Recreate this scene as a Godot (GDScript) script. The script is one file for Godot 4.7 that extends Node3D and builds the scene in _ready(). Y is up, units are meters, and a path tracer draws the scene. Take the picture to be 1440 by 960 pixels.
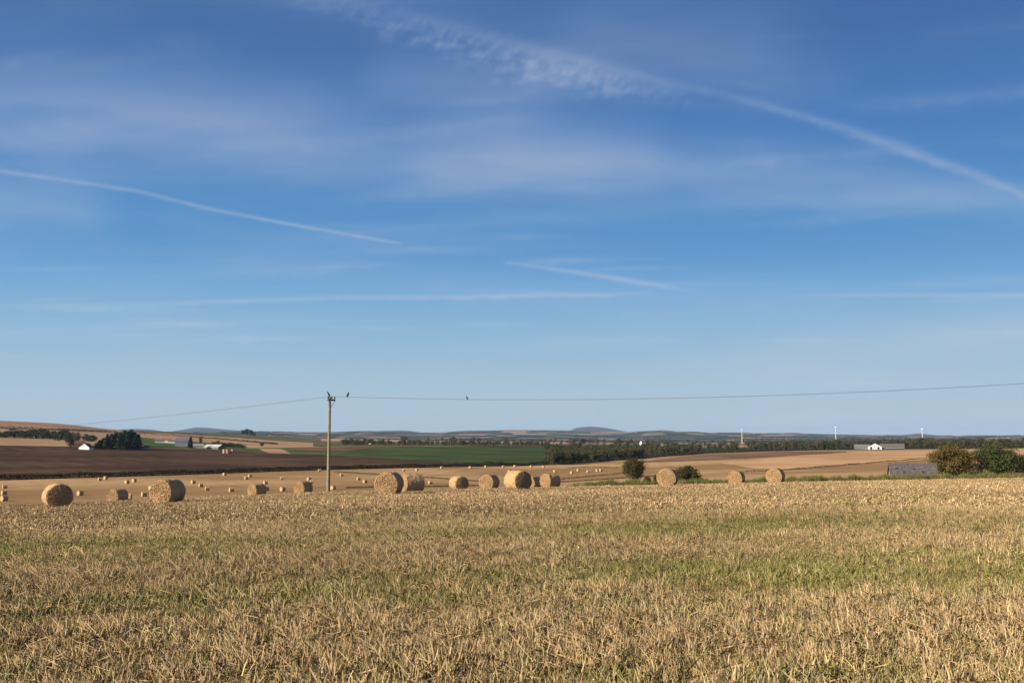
extends Node3D

# ---------------------------------------------------------------- camera model (photo pixels -> directions)
const FOCAL := 1400.0
const MID_X := 720.0
const MID_Y := 480.0
const EYE_ROW := 615.0
const EYE_HEIGHT := 1.7
var pitch := atan((EYE_ROW - MID_Y) / FOCAL)
var eye := Vector3(0, EYE_HEIGHT, 0)
var rng := RandomNumberGenerator.new()
var taken := {}

func ray(px: float, py: float) -> Vector3:
	var v := Vector3((px - MID_X) / FOCAL, -(py - MID_Y) / FOCAL, -1.0)
	return v.rotated(Vector3.RIGHT, pitch).normalized()

# point seen at photo pixel (px, py) that is D metres away along the ground
func spot(px: float, py: float, d: float) -> Vector3:
	var r := ray(px, py)
	return eye + r * (d / Vector2(r.x, r.z).length())

func interp(pts: Array, x: float) -> float:
	if x <= pts[0][0]:
		return pts[0][1]
	for i in range(1, pts.size()):
		if x <= pts[i][0]:
			var f: float = (x - pts[i - 1][0]) / (pts[i][0] - pts[i - 1][0])
			return lerpf(pts[i - 1][1], pts[i][1], f)
	return pts[-1][1]

func soft(pts: Array, x: float, w: float) -> float:
	return (interp(pts, x - w) + interp(pts, x - 0.5 * w) + 2.0 * interp(pts, x) + interp(pts, x + 0.5 * w) + interp(pts, x + w)) / 6.0

# ---------------------------------------------------------------- the lie of the land
# near field: a gentle brow whose crest is met by the line of sight at CREST_D metres
const CREST_D := 95.0
var crest := [[-340, 720], [0, 711.5], [80, 709.5], [240, 702.5], [460, 692.5], [600, 690], [780, 686], [940, 683], [1090, 679.5], [1440, 673.5], [1780, 669]]
# each key line of the terrain: distance (m) and photo row, over photo columns
var keys := []

func near_drop(px: float, d: float) -> float:
	var to := ray(px, soft(crest, px, 30.0))
	var s := -to.y / Vector2(to.x, to.z).length()
	var b := EYE_HEIGHT / (CREST_D * CREST_D)
	return EYE_HEIGHT + (s - 2.0 * EYE_HEIGHT / CREST_D) * d + b * d * d

func set_keys() -> void:
	keys = [
		{"name": "valley near edge", "w": 30.0, "d": [[-340, 210], [0, 220], [240, 245], [460, 270], [800, 300], [1780, 300]], "r": [[-340, 714], [0, 707], [240, 699], [460, 689.5], [600, 687], [780, 683], [860, 680], [1000, 675], [1440, 666], [1780, 661]]},
		{"name": "valley far edge", "w": 24.0, "d": [[-340, 350], [0, 370], [220, 400], [440, 460], [600, 510], [780, 560], [860, 650], [1000, 800], [1200, 950], [1440, 1000], [1780, 1000]], "r": [[-340, 683], [0, 675], [220, 668.5], [440, 661], [600, 657], [740, 655], [800, 652.5], [860, 648], [940, 641.5], [1000, 637.5], [1100, 634], [1200, 632.4], [1440, 630], [1780, 629]]},
		{"name": "slope top", "w": 20.0, "d": [[-340, 780], [0, 800], [220, 850], [440, 1050], [700, 1150], [800, 1250], [1000, 1400], [1440, 1500], [1780, 1500]], "r": [[-340, 622], [0, 626], [120, 628], [220, 630], [330, 630.5], [440, 628.5], [560, 627], [700, 627.5], [780, 628], [900, 629], [1000, 630], [1200, 628], [1440, 626.5], [1780, 625]]},
		{"name": "first ridge", "w": 14.0, "d": [[-340, 1700], [0, 1800], [240, 2000], [440, 2400], [700, 2800], [1440, 2900], [1780, 2900]], "r": [[-340, 586], [-150, 588], [0, 591], [80, 595], [160, 604], [240, 607], [330, 611], [440, 616], [600, 619], [760, 621], [900, 623], [1100, 622.5], [1250, 621], [1440, 619], [1780, 617]]},
		{"name": "behind ridge", "w": 14.0, "d": [[-340, 2600], [440, 3200], [1780, 3600]], "r": [[-340, 600], [0, 605], [160, 612], [330, 617], [440, 621], [900, 626], [1440, 624], [1780, 622]]},
		{"name": "far hills", "w": 5.0, "d": [[-340, 6800], [400, 7200], [900, 8000], [1780, 7600]], "r": [[-340, 608], [160, 607], [240, 607.5], [300, 608], [350, 606.8], [400, 607.2], [440, 608], [480, 606.8], [510, 606], [560, 606], [590, 608], [620, 608], [650, 605.6], [700, 605], [740, 604.6], [790, 604.8], [830, 607], [880, 608], [905, 606], [935, 604.8], [950, 606.5], [975, 606.6], [1000, 608.4], [1060, 608.6], [1120, 609], [1160, 610.2], [1250, 612], [1330, 613], [1400, 612.6], [1440, 612], [1780, 611]]},
		{"name": "behind hills", "w": 5.0, "d": [[-340, 9500], [1780, 10500]], "r": [[-340, 614], [1780, 617]]},
		{"name": "mountains", "w": 4.0, "d": [[-340, 16000], [1780, 17000]], "r": [[-340, 610], [140, 606], [170, 603.5], [190, 602.6], [210, 603.5], [235, 607], [258, 604], [274, 600.6], [290, 601.2], [325, 604.4], [345, 605.6], [372, 606.8], [420, 609], [520, 607.5], [556, 605.2], [575, 605.4], [600, 609], [780, 608.5], [800, 605.5], [812, 601], [828, 599.4], [845, 600.4], [862, 603.2], [882, 607], [905, 609.5], [1100, 611], [1230, 612.6], [1270, 611.4], [1294, 609], [1312, 611.4], [1340, 612.8], [1400, 613.5], [1430, 612.4], [1780, 612]]},
		{"name": "land's end", "w": 4.0, "d": [[-340, 20000], [1780, 21000]], "r": [[-340, 618], [1780, 619]]},
	]

func key_d(k: int, px: float) -> float:
	return interp(keys[k].d, px)

func key_r(k: int, px: float) -> float:
	return soft(keys[k].r, px, keys[k].w)

# ground point on the near brow
func near_ground(px: float, d: float) -> Vector3:
	var drop := near_drop(px, d)
	var row := minf(EYE_ROW + FOCAL * drop / maxf(d, 0.01), 960.0)
	var to := ray(px, row)
	var az := atan2(to.x, -to.z)
	return Vector3(sin(az) * d, EYE_HEIGHT - drop, -cos(az) * d)

# ground of segment k >= 1 (between key k - 1 and key k) at a photo row
func ground_row(k: int, px: float, row: float) -> Vector3:
	var r0 := key_r(k - 1, px)
	var r1 := key_r(k, px)
	return ground_part(k, px, (row - r0) / (r1 - r0) if absf(r1 - r0) > 0.01 else 0.0)

# segment 0 leads from the brow's back (150 m) to the near edge of the valley
func ground_part(k: int, px: float, f: float) -> Vector3:
	if k == 0:
		var a := near_ground(px, 150.0)
		var b := spot(px, key_r(0, px), key_d(0, px))
		var d := 150.0 * pow(key_d(0, px) / 150.0, f)
		var az := lerp_angle(atan2(a.x, -a.z), atan2(b.x, -b.z), f)
		var drop := lerpf((eye.y - a.y) / 150.0, (eye.y - b.y) / key_d(0, px), f) * d
		return Vector3(sin(az) * d, eye.y - drop, -cos(az) * d)
	var d0 := key_d(k - 1, px)
	return spot(px, lerpf(key_r(k - 1, px), key_r(k, px), f), d0 * pow(key_d(k, px) / d0, f))

# ground at distance D in photo column px
func ground(px: float, d: float) -> Vector3:
	if d <= 150.0:
		return near_ground(px, d)
	var d0 := 150.0
	for k in keys.size():
		var d1 := key_d(k, px)
		if d <= d1:
			return ground_part(k, px, log(d / d0) / log(d1 / d0))
		d0 = d1
	return ground_part(keys.size() - 1, px, 1.0)

# column c of n right round the horizon: most of them in and beside the picture
const X_LEFT := -340.0
const X_RIGHT := 1780.0
func around(c: int, n: int, where: Callable) -> Vector3:
	var front := n * 3 / 4
	if c <= front:
		return where.call(lerpf(X_LEFT, X_RIGHT, float(c) / front))
	var a: Vector3 = where.call(X_RIGHT)
	var b: Vector3 = where.call(X_LEFT)
	var f := float(c - front) / (n - front)
	var turn_a := atan2(a.x, -a.z)
	var turn_b := atan2(b.x, -b.z) + TAU
	var d := lerpf(Vector2(a.x, a.z).length(), Vector2(b.x, b.z).length(), f)
	var az := lerpf(turn_a, turn_b, f)
	return Vector3(sin(az) * d, lerpf(a.y, b.y, f), -cos(az) * d)

# ---------------------------------------------------------------- mesh helpers
class Soup:
	var v := PackedVector3Array()
	var n := PackedVector3Array()
	var c := PackedColorArray()
	var uv := PackedVector2Array()
	func tri(a: Vector3, b: Vector3, d: Vector3, col: Color) -> void:
		var m := (d - a).cross(b - a).normalized()
		v.append(a); v.append(b); v.append(d)
		n.append(m); n.append(m); n.append(m)
		c.append(col); c.append(col); c.append(col)
	func quad(a: Vector3, b: Vector3, d: Vector3, e: Vector3, col: Color) -> void:
		tri(a, b, d, col)
		tri(a, d, e, col)
	func quad_n(a: Vector3, b: Vector3, d: Vector3, e: Vector3, col: Color, m: Vector3) -> void:
		var turned := (d - a).cross(b - a).dot(m) < 0.0  # the side that faces along m is the front
		for p in ([a, d, b, a, e, d] if turned else [a, b, d, a, d, e]):
			v.append(p); n.append(m); c.append(col)
	func box(lo: Vector3, hi: Vector3, col: Color) -> void:
		var p := []
		for i in 8:
			p.append(Vector3(hi.x if i & 1 else lo.x, hi.y if i & 2 else lo.y, hi.z if i & 4 else lo.z))
		for q in [[0, 2, 3, 1], [5, 7, 6, 4], [4, 6, 2, 0], [1, 3, 7, 5], [2, 6, 7, 3], [4, 0, 1, 5]]:
			quad(p[q[0]], p[q[1]], p[q[2]], p[q[3]], col)
	func tube(path: Array, radii: Array, sides: int, col: Color, capped := true) -> void:
		var rings := []
		for i in path.size():
			var along: Vector3 = (path[mini(i + 1, path.size() - 1)] - path[maxi(i - 1, 0)]).normalized()
			var side := along.cross(Vector3.UP if absf(along.y) < 0.9 else Vector3.RIGHT).normalized()
			var up := side.cross(along)
			var ring := []
			for k in sides:
				var a := TAU * k / sides
				ring.append([side * cos(a) + up * sin(a), path[i] + (side * cos(a) + up * sin(a)) * radii[i]])
			rings.append(ring)
		for i in path.size() - 1:
			for k in sides:
				var q := [rings[i][k], rings[i][(k + 1) % sides], rings[i + 1][(k + 1) % sides], rings[i + 1][k]]
				for j in [0, 1, 2, 0, 2, 3]:
					v.append(q[j][1]); n.append(q[j][0]); c.append(col)
		if capped:
			for e in [0, path.size() - 1]:
				for k in sides:
					tri(path[e], rings[e][k][1], rings[e][(k + 1) % sides][1], col)
	func mesh() -> ArrayMesh:
		var a := []
		a.resize(Mesh.ARRAY_MAX)
		a[Mesh.ARRAY_VERTEX] = v
		a[Mesh.ARRAY_NORMAL] = n
		a[Mesh.ARRAY_COLOR] = c
		if uv.size() == v.size():
			a[Mesh.ARRAY_TEX_UV] = uv
		var m := ArrayMesh.new()
		m.add_surface_from_arrays(Mesh.PRIMITIVE_TRIANGLES, a)
		return m

func numbered(called: String) -> String:
	taken[called] = taken.get(called, -1) + 1
	return called if taken[called] == 0 else "%s_%03d" % [called, taken[called]]

func part(called: String, m: Mesh, mat: Material, parent: Node3D) -> MeshInstance3D:
	var o := MeshInstance3D.new()
	o.name = called
	o.mesh = m
	o.material_override = mat
	parent.add_child(o, true)
	return o

func tag(o: Node3D, label: String, category: String, group := "", kind := "") -> void:
	o.set_meta("label", label)
	o.set_meta("category", category)
	if group:
		o.set_meta("group", group)
	if kind:
		o.set_meta("kind", kind)

func thing(called: String, label: String, category: String, at: Vector3, turn := 0.0, group := "") -> Node3D:
	var o := Node3D.new()
	o.name = numbered(called)
	add_child(o)
	o.position = at
	o.rotation.y = turn
	tag(o, label, category, group)
	return o

func copy_of(src: Node3D, at: Vector3, turn: float, label: String, group := "") -> Node3D:
	var o: Node3D = src.duplicate()
	o.name = numbered(src.name)
	add_child(o)
	o.position = at
	o.rotation = Vector3(0, turn, 0)
	o.set_meta("label", label)
	if group:
		o.set_meta("group", group)
	return o

func setting(called: String, m: Mesh, mat: Material, label := "") -> MeshInstance3D:
	var o := part(numbered(called), m, mat, self)
	o.set_meta("kind", "structure")
	if label:
		o.set_meta("label", label)
	return o

func lin(r: float, g: float, b: float) -> Color:  # linear base colour -> the sRGB that albedo_color takes
	return Color(r, g, b).linear_to_srgb()

func paint(c: Color, rough := 0.9) -> StandardMaterial3D:
	var m := StandardMaterial3D.new()
	m.albedo_color = c
	m.roughness = rough
	m.metallic_specular = 0.25
	return m

func tinted(rough := 0.9, back := 0.0) -> StandardMaterial3D:
	var m := paint(Color.WHITE, rough)
	m.vertex_color_use_as_albedo = true
	m.metallic_specular = 0.2
	if back > 0.0:
		m.backlight_enabled = true
		m.backlight = Color(back, back, back * 0.6)
	return m

func noise_image(seed_: int, freq: float, stops: Array, size := 512, octaves := 4, warp := false) -> NoiseTexture2D:
	var f := FastNoiseLite.new()
	f.seed = seed_
	f.noise_type = FastNoiseLite.TYPE_SIMPLEX_SMOOTH
	f.frequency = freq
	f.fractal_octaves = octaves
	f.domain_warp_enabled = warp
	f.domain_warp_amplitude = 20.0
	var g := Gradient.new()
	g.offsets = PackedFloat32Array(stops.map(func(s): return s[0]))
	g.colors = PackedColorArray(stops.map(func(s): return s[1]))
	var t := NoiseTexture2D.new()
	t.width = size
	t.height = size
	t.seamless = true
	t.noise = f
	t.color_ramp = g
	return t

# soil or crop: uv runs along and across the field's rows; a second, coarser pattern breaks the repeat
func field_paint(seed_: int, a: Color, b: Color, c: Color, fine := 0.012, spread := 0.14) -> StandardMaterial3D:
	var m := paint(lin(0.7, 0.7, 0.7), 0.95)
	m.metallic_specular = 0.1
	m.albedo_texture = noise_image(seed_, fine, [[0.2, a], [0.5, b], [0.8, c]], 512, 4)
	m.detail_enabled = true
	m.detail_blend_mode = BaseMaterial3D.BLEND_MODE_MUL
	m.detail_uv_layer = BaseMaterial3D.DETAIL_UV_2
	m.detail_albedo = noise_image(seed_ + 7, 0.008, [[0.25, Color(1 - spread, 1 - spread * 1.1, 1 - spread * 1.2)], [0.75, Color(1, 1, 1)]], 256, 3)
	m.uv2_triplanar = true
	m.uv2_world_triplanar = true
	m.uv2_scale = Vector3.ONE / 260.0
	return m

# a sheet of ground; where(c, r) gives its points. rows: direction of the field's rows, u_m / v_m: metres per texture along / across them
func sheet(nc: int, nr: int, where: Callable, u_m := 60.0, v_m := 12.0, rows := 0.15) -> ArrayMesh:
	var pts := PackedVector3Array()
	pts.resize(nc * nr)
	for r in nr:
		for c in nc:
			pts[r * nc + c] = where.call(c, r)
	var st := SurfaceTool.new()
	st.begin(Mesh.PRIMITIVE_TRIANGLES)
	st.set_smooth_group(0)
	var ca := cos(rows)
	var sa := sin(rows)
	for p in pts:
		st.set_uv(Vector2((p.x * ca + p.z * sa) / u_m, (-p.x * sa + p.z * ca) / v_m))
		st.add_vertex(p)
	for r in nr - 1:
		for c in nc - 1:
			var i := r * nc + c
			for k in [i, i + nc, i + 1, i + 1, i + nc, i + nc + 1]:
				st.add_index(k)
	st.generate_normals()
	return st.commit()

# a field laid over segment k between two photo rows (lists of [column, row]; null: the segment's own edge)
func field(called: String, k: int, x0: float, x1: float, low, high, mat: Material, lift: float, label := "", nr := 8, u_m := 60.0, v_m := 12.0, rows := 0.15) -> MeshInstance3D:
	var nc := maxi(4, int((x1 - x0) / 6.0))
	return setting(called, sheet(nc, nr, func(c, r):
		var px := lerpf(x0, x1, float(c) / (nc - 1))
		var r0: float = key_r(k - 1, px) if low == null else interp(low, px)
		var r1: float = key_r(k, px) if high == null else interp(high, px)
		return ground_row(k, px, lerpf(r0, r1, float(r) / (nr - 1))) + Vector3(0, lift, 0), u_m, v_m, rows), mat, label)

# ---------------------------------------------------------------- sky
func sky_panorama() -> ImageTexture:
	var w := 4096
	var h := 2048
	var top := h / 2
	var veil := PackedFloat32Array()
	veil.resize(w * top)
	# thin high cloud all round, drawn out along the horizon
	var f := FastNoiseLite.new()
	f.seed = 11
	f.frequency = 0.011
	f.fractal_octaves = 4
	var broad := f.get_seamless_image(512, 512)
	broad.resize(w, top, Image.INTERPOLATE_CUBIC)
	f.seed = 23
	f.frequency = 0.012
	f.fractal_octaves = 5
	f.fractal_type = FastNoiseLite.FRACTAL_RIDGED
	f.domain_warp_enabled = true
	f.domain_warp_amplitude = 30.0
	f.domain_warp_frequency = 0.01
	var fine := f.get_seamless_image(512, 1024)
	fine.resize(w, top, Image.INTERPOLATE_CUBIC)
	broad.convert(Image.FORMAT_L8)
	fine.convert(Image.FORMAT_L8)
	var bd := broad.get_data()
	var fd := fine.get_data()
	var lut := PackedFloat32Array()
	lut.resize(256)
	for i in 256:
		lut[i] = smoothstep(0.35, 0.85, i / 255.0)
	for i in w * top:
		var q := fd[i] / 255.0
		veil[i] = (0.03 + 0.97 * lut[bd[i]]) * (0.03 + 0.24 * q * q)
	# streaks and vapour trails: [points in photo pixels, widths, strength along it, raggedness]
	var rag := FastNoiseLite.new()
	rag.seed = 5
	rag.frequency = 0.05
	rag.fractal_octaves = 4
	var strokes := [
		[[[-120, 222], [0, 240], [190, 268], [300, 295], [440, 321], [562, 342]], [4.0, 2.8, 2.5, 2.2, 2.0, 1.5], [0.32, 0.40, 0.44, 0.48, 0.56, 0.5], 0.3],
		[[[380, -30], [455, 0], [560, 34], [700, 78], [820, 108], [900, 126], [990, 146]], [20.0, 20.0, 22.0, 26.0, 21.0, 17.0, 9.0], [0.10, 0.16, 0.22, 0.30, 0.34, 0.28, 0.04], 0.85],
		[[[560, 16], [700, 55], [830, 88], [960, 122], [1040, 139], [1110, 158], [1190, 182], [1260, 206], [1310, 224], [1380, 248], [1440, 275], [1520, 312]], [8.0, 9.0, 9.0, 7.0, 6.0, 6.0, 8.0, 9.0, 8.0, 6.5, 5.5, 5.0], [0.08, 0.16, 0.2, 0.16, 0.2, 0.26, 0.34, 0.40, 0.40, 0.36, 0.36, 0.3], 0.35],
		[[[712, 369], [800, 381], [870, 392], [925, 401], [995, 413]], [2.0, 3.0, 4.0, 3.5, 2.5], [0.34, 0.42, 0.46, 0.40, 0.04], 0.2],
		[[[-40, 430], [180, 428], [320, 424], [480, 418], [640, 418], [760, 415], [850, 415], [930, 411]], [5.0, 4.0, 3.2, 3.6, 3.4, 3.4, 3.0, 2.0], [0.06, 0.14, 0.36, 0.30, 0.42, 0.48, 0.42, 0.03], 0.3],
		[[[1090, 417], [1200, 414.5], [1440, 414.5], [1600, 414]], [2.5, 2.5, 2.8, 3.0], [0.03, 0.30, 0.42, 0.4], 0.15],
		[[[-60, 470], [60, 464], [150, 460], [250, 457], [335, 463]], [9.0, 7.0, 5.0, 4.0, 4.0], [0.10, 0.14, 0.16, 0.18, 0.03], 0.3],
		[[[180, 386], [330, 382], [460, 378], [560, 374]], [9.0, 8.0, 8.0, 6.0], [0.03, 0.12, 0.17, 0.03], 0.4],
		[[[1180, 150], [1290, 146], [1440, 128], [1560, 112]], [9.0, 11.0, 12.0, 12.0], [0.03, 0.13, 0.15, 0.12], 0.35],
		[[[1300, 50], [1440, 34], [1560, 22]], [8.0, 9.0, 9.0], [0.05, 0.08, 0.08], 0.4],
		[[[430, 205], [560, 190], [690, 170], [800, 166]], [12.0, 12.0, 9.0, 8.0], [0.05, 0.14, 0.14, 0.03], 0.3],
		# broad veils
		[[[-200, 150], [60, 150], [260, 160], [420, 175], [560, 190]], [60.0, 62.0, 60.0, 52.0, 40.0], [0.40, 0.44, 0.42, 0.34, 0.05], 0.4],
		[[[-200, 285], [0, 290], [110, 292], [180, 285]], [40.0, 40.0, 34.0, 25.0], [0.34, 0.38, 0.28, 0.02], 0.4],
		[[[100, 225], [400, 225], [700, 215], [900, 235]], [55.0, 55.0, 50.0, 40.0], [0.16, 0.24, 0.32, 0.26], 0.45],
		[[[640, 215], [820, 230], [1000, 250], [1200, 262], [1440, 285], [1600, 290]], [50.0, 48.0, 40.0, 36.0, 30.0, 30.0], [0.20, 0.34, 0.36, 0.38, 0.32, 0.24], 0.4],
		[[[560, 110], [720, 140], [850, 60], [1050, 80], [1150, 100]], [50.0, 50.0, 60.0, 60.0, 50.0], [0.16, 0.26, 0.18, 0.20, 0.08], 0.45],
		[[[900, 520], [1150, 495], [1440, 460], [1600, 455]], [28.0, 34.0, 40.0, 40.0], [0.06, 0.22, 0.34, 0.3], 0.35],
		[[[600, 500], [780, 485], [960, 470]], [10.0, 13.0, 10.0], [0.03, 0.16, 0.05], 0.3],
		[[[1050, 428], [1075, 430], [1096, 434]], [2.0, 3.0, 2.0], [0.02, 0.14, 0.02], 0.2],
	]
	rng.seed = 15
	for i in 46:  # faint wisps lying level in the lower sky
		var x0 := rng.randf_range(-500, 1700)
		var y0 := rng.randf_range(335, 545)
		var long := rng.randf_range(90, 380)
		var dip := rng.randf_range(-10, 4)
		var wd := rng.randf_range(2.0, 6.0)
		var k := rng.randf_range(0.10, 0.26)
		strokes.append([[[x0, y0], [x0 + long * 0.4, y0 + dip * 0.6], [x0 + long, y0 + dip]], [wd * 0.7, wd, wd * 0.5], [0.0, k, 0.0], 0.4])
	for i in 26:  # and drawn-out fibres higher up
		var x0 := rng.randf_range(-500, 1700)
		var y0 := rng.randf_range(-40, 330)
		var long := rng.randf_range(150, 520)
		var dip := rng.randf_range(-45, 5)
		var wd := rng.randf_range(4.0, 14.0)
		var k := rng.randf_range(0.06, 0.17)
		strokes.append([[[x0, y0], [x0 + long * 0.45, y0 + dip * 0.4], [x0 + long, y0 + dip]], [wd, wd * 1.2, wd * 0.5], [0.0, k, 0.0], 0.45])
	var inv := Basis(Vector3.RIGHT, pitch).inverse()
	for s in strokes:
		var pts: Array = s[0]
		var own := {}
		for i in pts.size() - 1:
			var a := Vector2(pts[i][0], pts[i][1])
			var b := Vector2(pts[i + 1][0], pts[i + 1][1])
			var wide: float = maxf(s[1][i], s[1][i + 1]) * 2.6
			# bounds in the panorama
			var lo := Vector2(1e9, 1e9)
			var hi := -lo
			for q in [a, b, (a + b) * 0.5]:
				for o in [Vector2(-wide, -wide), Vector2(wide, -wide), Vector2(-wide, wide), Vector2(wide, wide)]:
					var r := ray(q.x + o.x, q.y + o.y)
					var corner := Vector2(atan2(r.x, -r.z) / TAU * w, (0.5 - asin(r.y) / PI) * h)
					lo = lo.min(corner)
					hi = hi.max(corner)
			var ab := b - a
			var len2 := ab.length_squared()
			for y in range(maxi(0, int(lo.y) - 1), mini(top - 1, int(hi.y) + 1) + 1):
				var el := (0.5 - (y + 0.5) / h) * PI
				var ce := cos(el)
				var se := sin(el)
				for x in range(int(lo.x) - 1, int(hi.x) + 2):
					var az := (x + 0.5) / w * TAU
					var d := inv * Vector3(sin(az) * ce, se, -cos(az) * ce)
					var p := Vector2(MID_X - d.x / d.z * FOCAL, MID_Y + d.y / d.z * FOCAL)
					var t := (p - a).dot(ab) / len2
					var off := (p - a).cross(ab) / sqrt(len2)
					if t < 0.0 or t > 1.0:
						off = (p - (a if t < 0.0 else b)).length() * signf(off)
					t = clampf(t, 0.0, 1.0)
					var wd := lerpf(s[1][i], s[1][i + 1], t)
					var n1 := rag.get_noise_2d(p.x * 0.5, p.y) if wd < 30.0 else rag.get_noise_2d(p.x * 0.05, p.y * 0.24)
					var e := off / wd + n1 * minf(float(s[3]), 0.5) * 1.1
					var k := lerpf(s[2][i], s[2][i + 1], t) * exp(-e * e) * (1.0 + 1.2 * n1 * float(s[3]))
					if s[3] > 0.8:
						k *= clampf(0.8 + 0.8 * rag.get_noise_2d(p.x * 0.9 + p.y * 0.9, p.y * 0.35 - p.x * 0.2) + 0.5 * rag.get_noise_2d(p.x * 2.2 + p.y * 1.5, p.y * 0.9), 0.3, 1.4)
					var at := y * w + posmod(x, w)
					if k > own.get(at, 0.002):
						own[at] = k
		for at in own:
			veil[at] = veil[at] + own[at] * (1.0 - veil[at])
	# clear air by height above the horizon, then the veil over it
	var steps := [[0.0, Color8(178, 199, 212)], [1.6, Color8(175, 198, 213)], [3.6, Color8(163, 192, 213)], [6.2, Color8(138, 181, 214)], [8.4, Color8(114, 167, 213)], [10.3, Color8(95, 151, 204)], [12.5, Color8(84, 142, 198)], [17.0, Color8(76, 125, 186)], [22.0, Color8(68, 109, 166)], [30.0, Color8(62, 101, 160)], [50.0, Color8(50, 84, 140)], [90.0, Color8(42, 72, 125)]]
	var data := PackedByteArray()
	data.resize(w * h * 3)
	for y in top:
		var el := 90.0 * (1.0 - (y + 0.5) / top)
		var air: Color = steps[-1][1]
		for i in range(1, steps.size()):
			if el <= steps[i][0]:
				air = steps[i - 1][1].lerp(steps[i][1], (el - steps[i - 1][0]) / (steps[i][0] - steps[i - 1][0]))
				break
		var cloud := Color8(178, 186, 209).lerp(Color8(205, 216, 228), clampf(1.0 - el / 14.0, 0.0, 1.0))
		var r0 := air.r * 255.0
		var g0 := air.g * 255.0
		var b0 := air.b * 255.0
		var r1 := cloud.r * 255.0 - r0
		var g1 := cloud.g * 255.0 - g0
		var b1 := cloud.b * 255.0 - b0
		var i := y * w
		var j := i * 3
		for x in w:
			var k := veil[i]
			var q := 0.25 + fd[(i * 7 + x * 13) & 0x3fffff] / 510.0
			data[j] = int(r0 + r1 * k + q)
			data[j + 1] = int(g0 + g1 * k + q)
			data[j + 2] = int(b0 + b1 * k + q)
			i += 1
			j += 3
	var low: Color = steps[0][1]
	for j in range(w * top * 3, w * h * 3, 3):
		data[j] = low.r8
		data[j + 1] = low.g8
		data[j + 2] = low.b8
	return ImageTexture.create_from_image(Image.create_from_data(w, h, false, Image.FORMAT_RGB8, data))

# ---------------------------------------------------------------- plants
func jig(a: float) -> Vector3:
	return Vector3(rng.randf_range(-a, a), rng.randf_range(-a, a), rng.randf_range(-a, a))

func unit() -> Vector3:
	var v := Vector3(rng.randfn(), rng.randfn(), rng.randfn())
	return v.normalized() if v.length() > 0.001 else Vector3.UP

func shade(a: Color, b: Color) -> Color:
	var c := a.lerp(b, rng.randf())
	var k := rng.randf_range(0.75, 1.25)
	return Color(c.r * k, c.g * k, c.b * k)

# leaf-sized faces clustered in clumps through an egg-shaped volume
func leaves(s: Soup, centre: Vector3, half: Vector3, clumps: int, each: int, size: float, a: Color, b: Color, clump_share := 0.34) -> void:
	for i in clumps:
		var d := unit()
		var m := centre + d * half * pow(rng.randf(), 0.45) * (1.0 - clump_share * 0.75)
		var r := clump_share * rng.randf_range(0.65, 1.25)
		var tone := rng.randf()
		for k in each:
			var o := unit()
			var p := m + o * half * r * pow(rng.randf(), 0.4)
			var nrm := (o + unit() * 0.8 + Vector3(0, 0.25, 0)).normalized()
			var u := nrm.cross(unit()).normalized() * size * rng.randf_range(0.6, 1.3)
			var v := nrm.cross(u).normalized() * size * rng.randf_range(0.35, 0.8)
			s.quad_n(p - u, p - v * 0.8, p + u, p + v, shade(a.lerp(b, tone), b.lerp(a, rng.randf() * tone)), nrm)

func limb(s: Soup, a: Vector3, b: Vector3, r0: float, r1: float, col: Color, bend := 0.06) -> void:
	var m := (a + b) * 0.5 + jig((b - a).length() * bend)
	s.tube([a, m, b], [r0, (r0 + r1) * 0.5, r1], 6, col, false)

# a broadleaf tree with parts trunk and crown, base at its origin
func broad_tree(called: String, label: String, at: Vector3, tall: float, wide: float, a: Color, b: Color, detail := 1.0, clear := 0.22, group := "", category := "tree") -> Node3D:
	var o := thing(called, label, category, at, rng.randf() * TAU, group)
	var t := Soup.new()
	var bark := Color(0.05, 0.04, 0.03)
	limb(t, Vector3(0, -0.4, 0), Vector3(0, tall * 0.5, 0) + jig(0.1), tall * 0.035, tall * 0.02, bark, 0.02)
	for i in 6:
		var turn := TAU * (i + rng.randf() * 0.6) / 6
		limb(t, Vector3(0, tall * rng.randf_range(0.18, 0.42), 0), Vector3(cos(turn) * wide * 0.32, tall * rng.randf_range(0.55, 0.85), sin(turn) * wide * 0.32), tall * 0.016, tall * 0.005, bark)
	part("trunk", t.mesh(), bark_paint, o)
	var s := Soup.new()
	leaves(s, Vector3(0, tall * (1 + clear) * 0.5, 0), Vector3(wide * 0.5, tall * (1 - clear) * 0.5, wide * 0.5), int(46 * sqrt(detail)), int(60 * sqrt(detail)), wide * 0.03 / sqrt(detail) + 0.03, a, b)
	part("crown", s.mesh(), leaf_paint, o)
	return o

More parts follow.
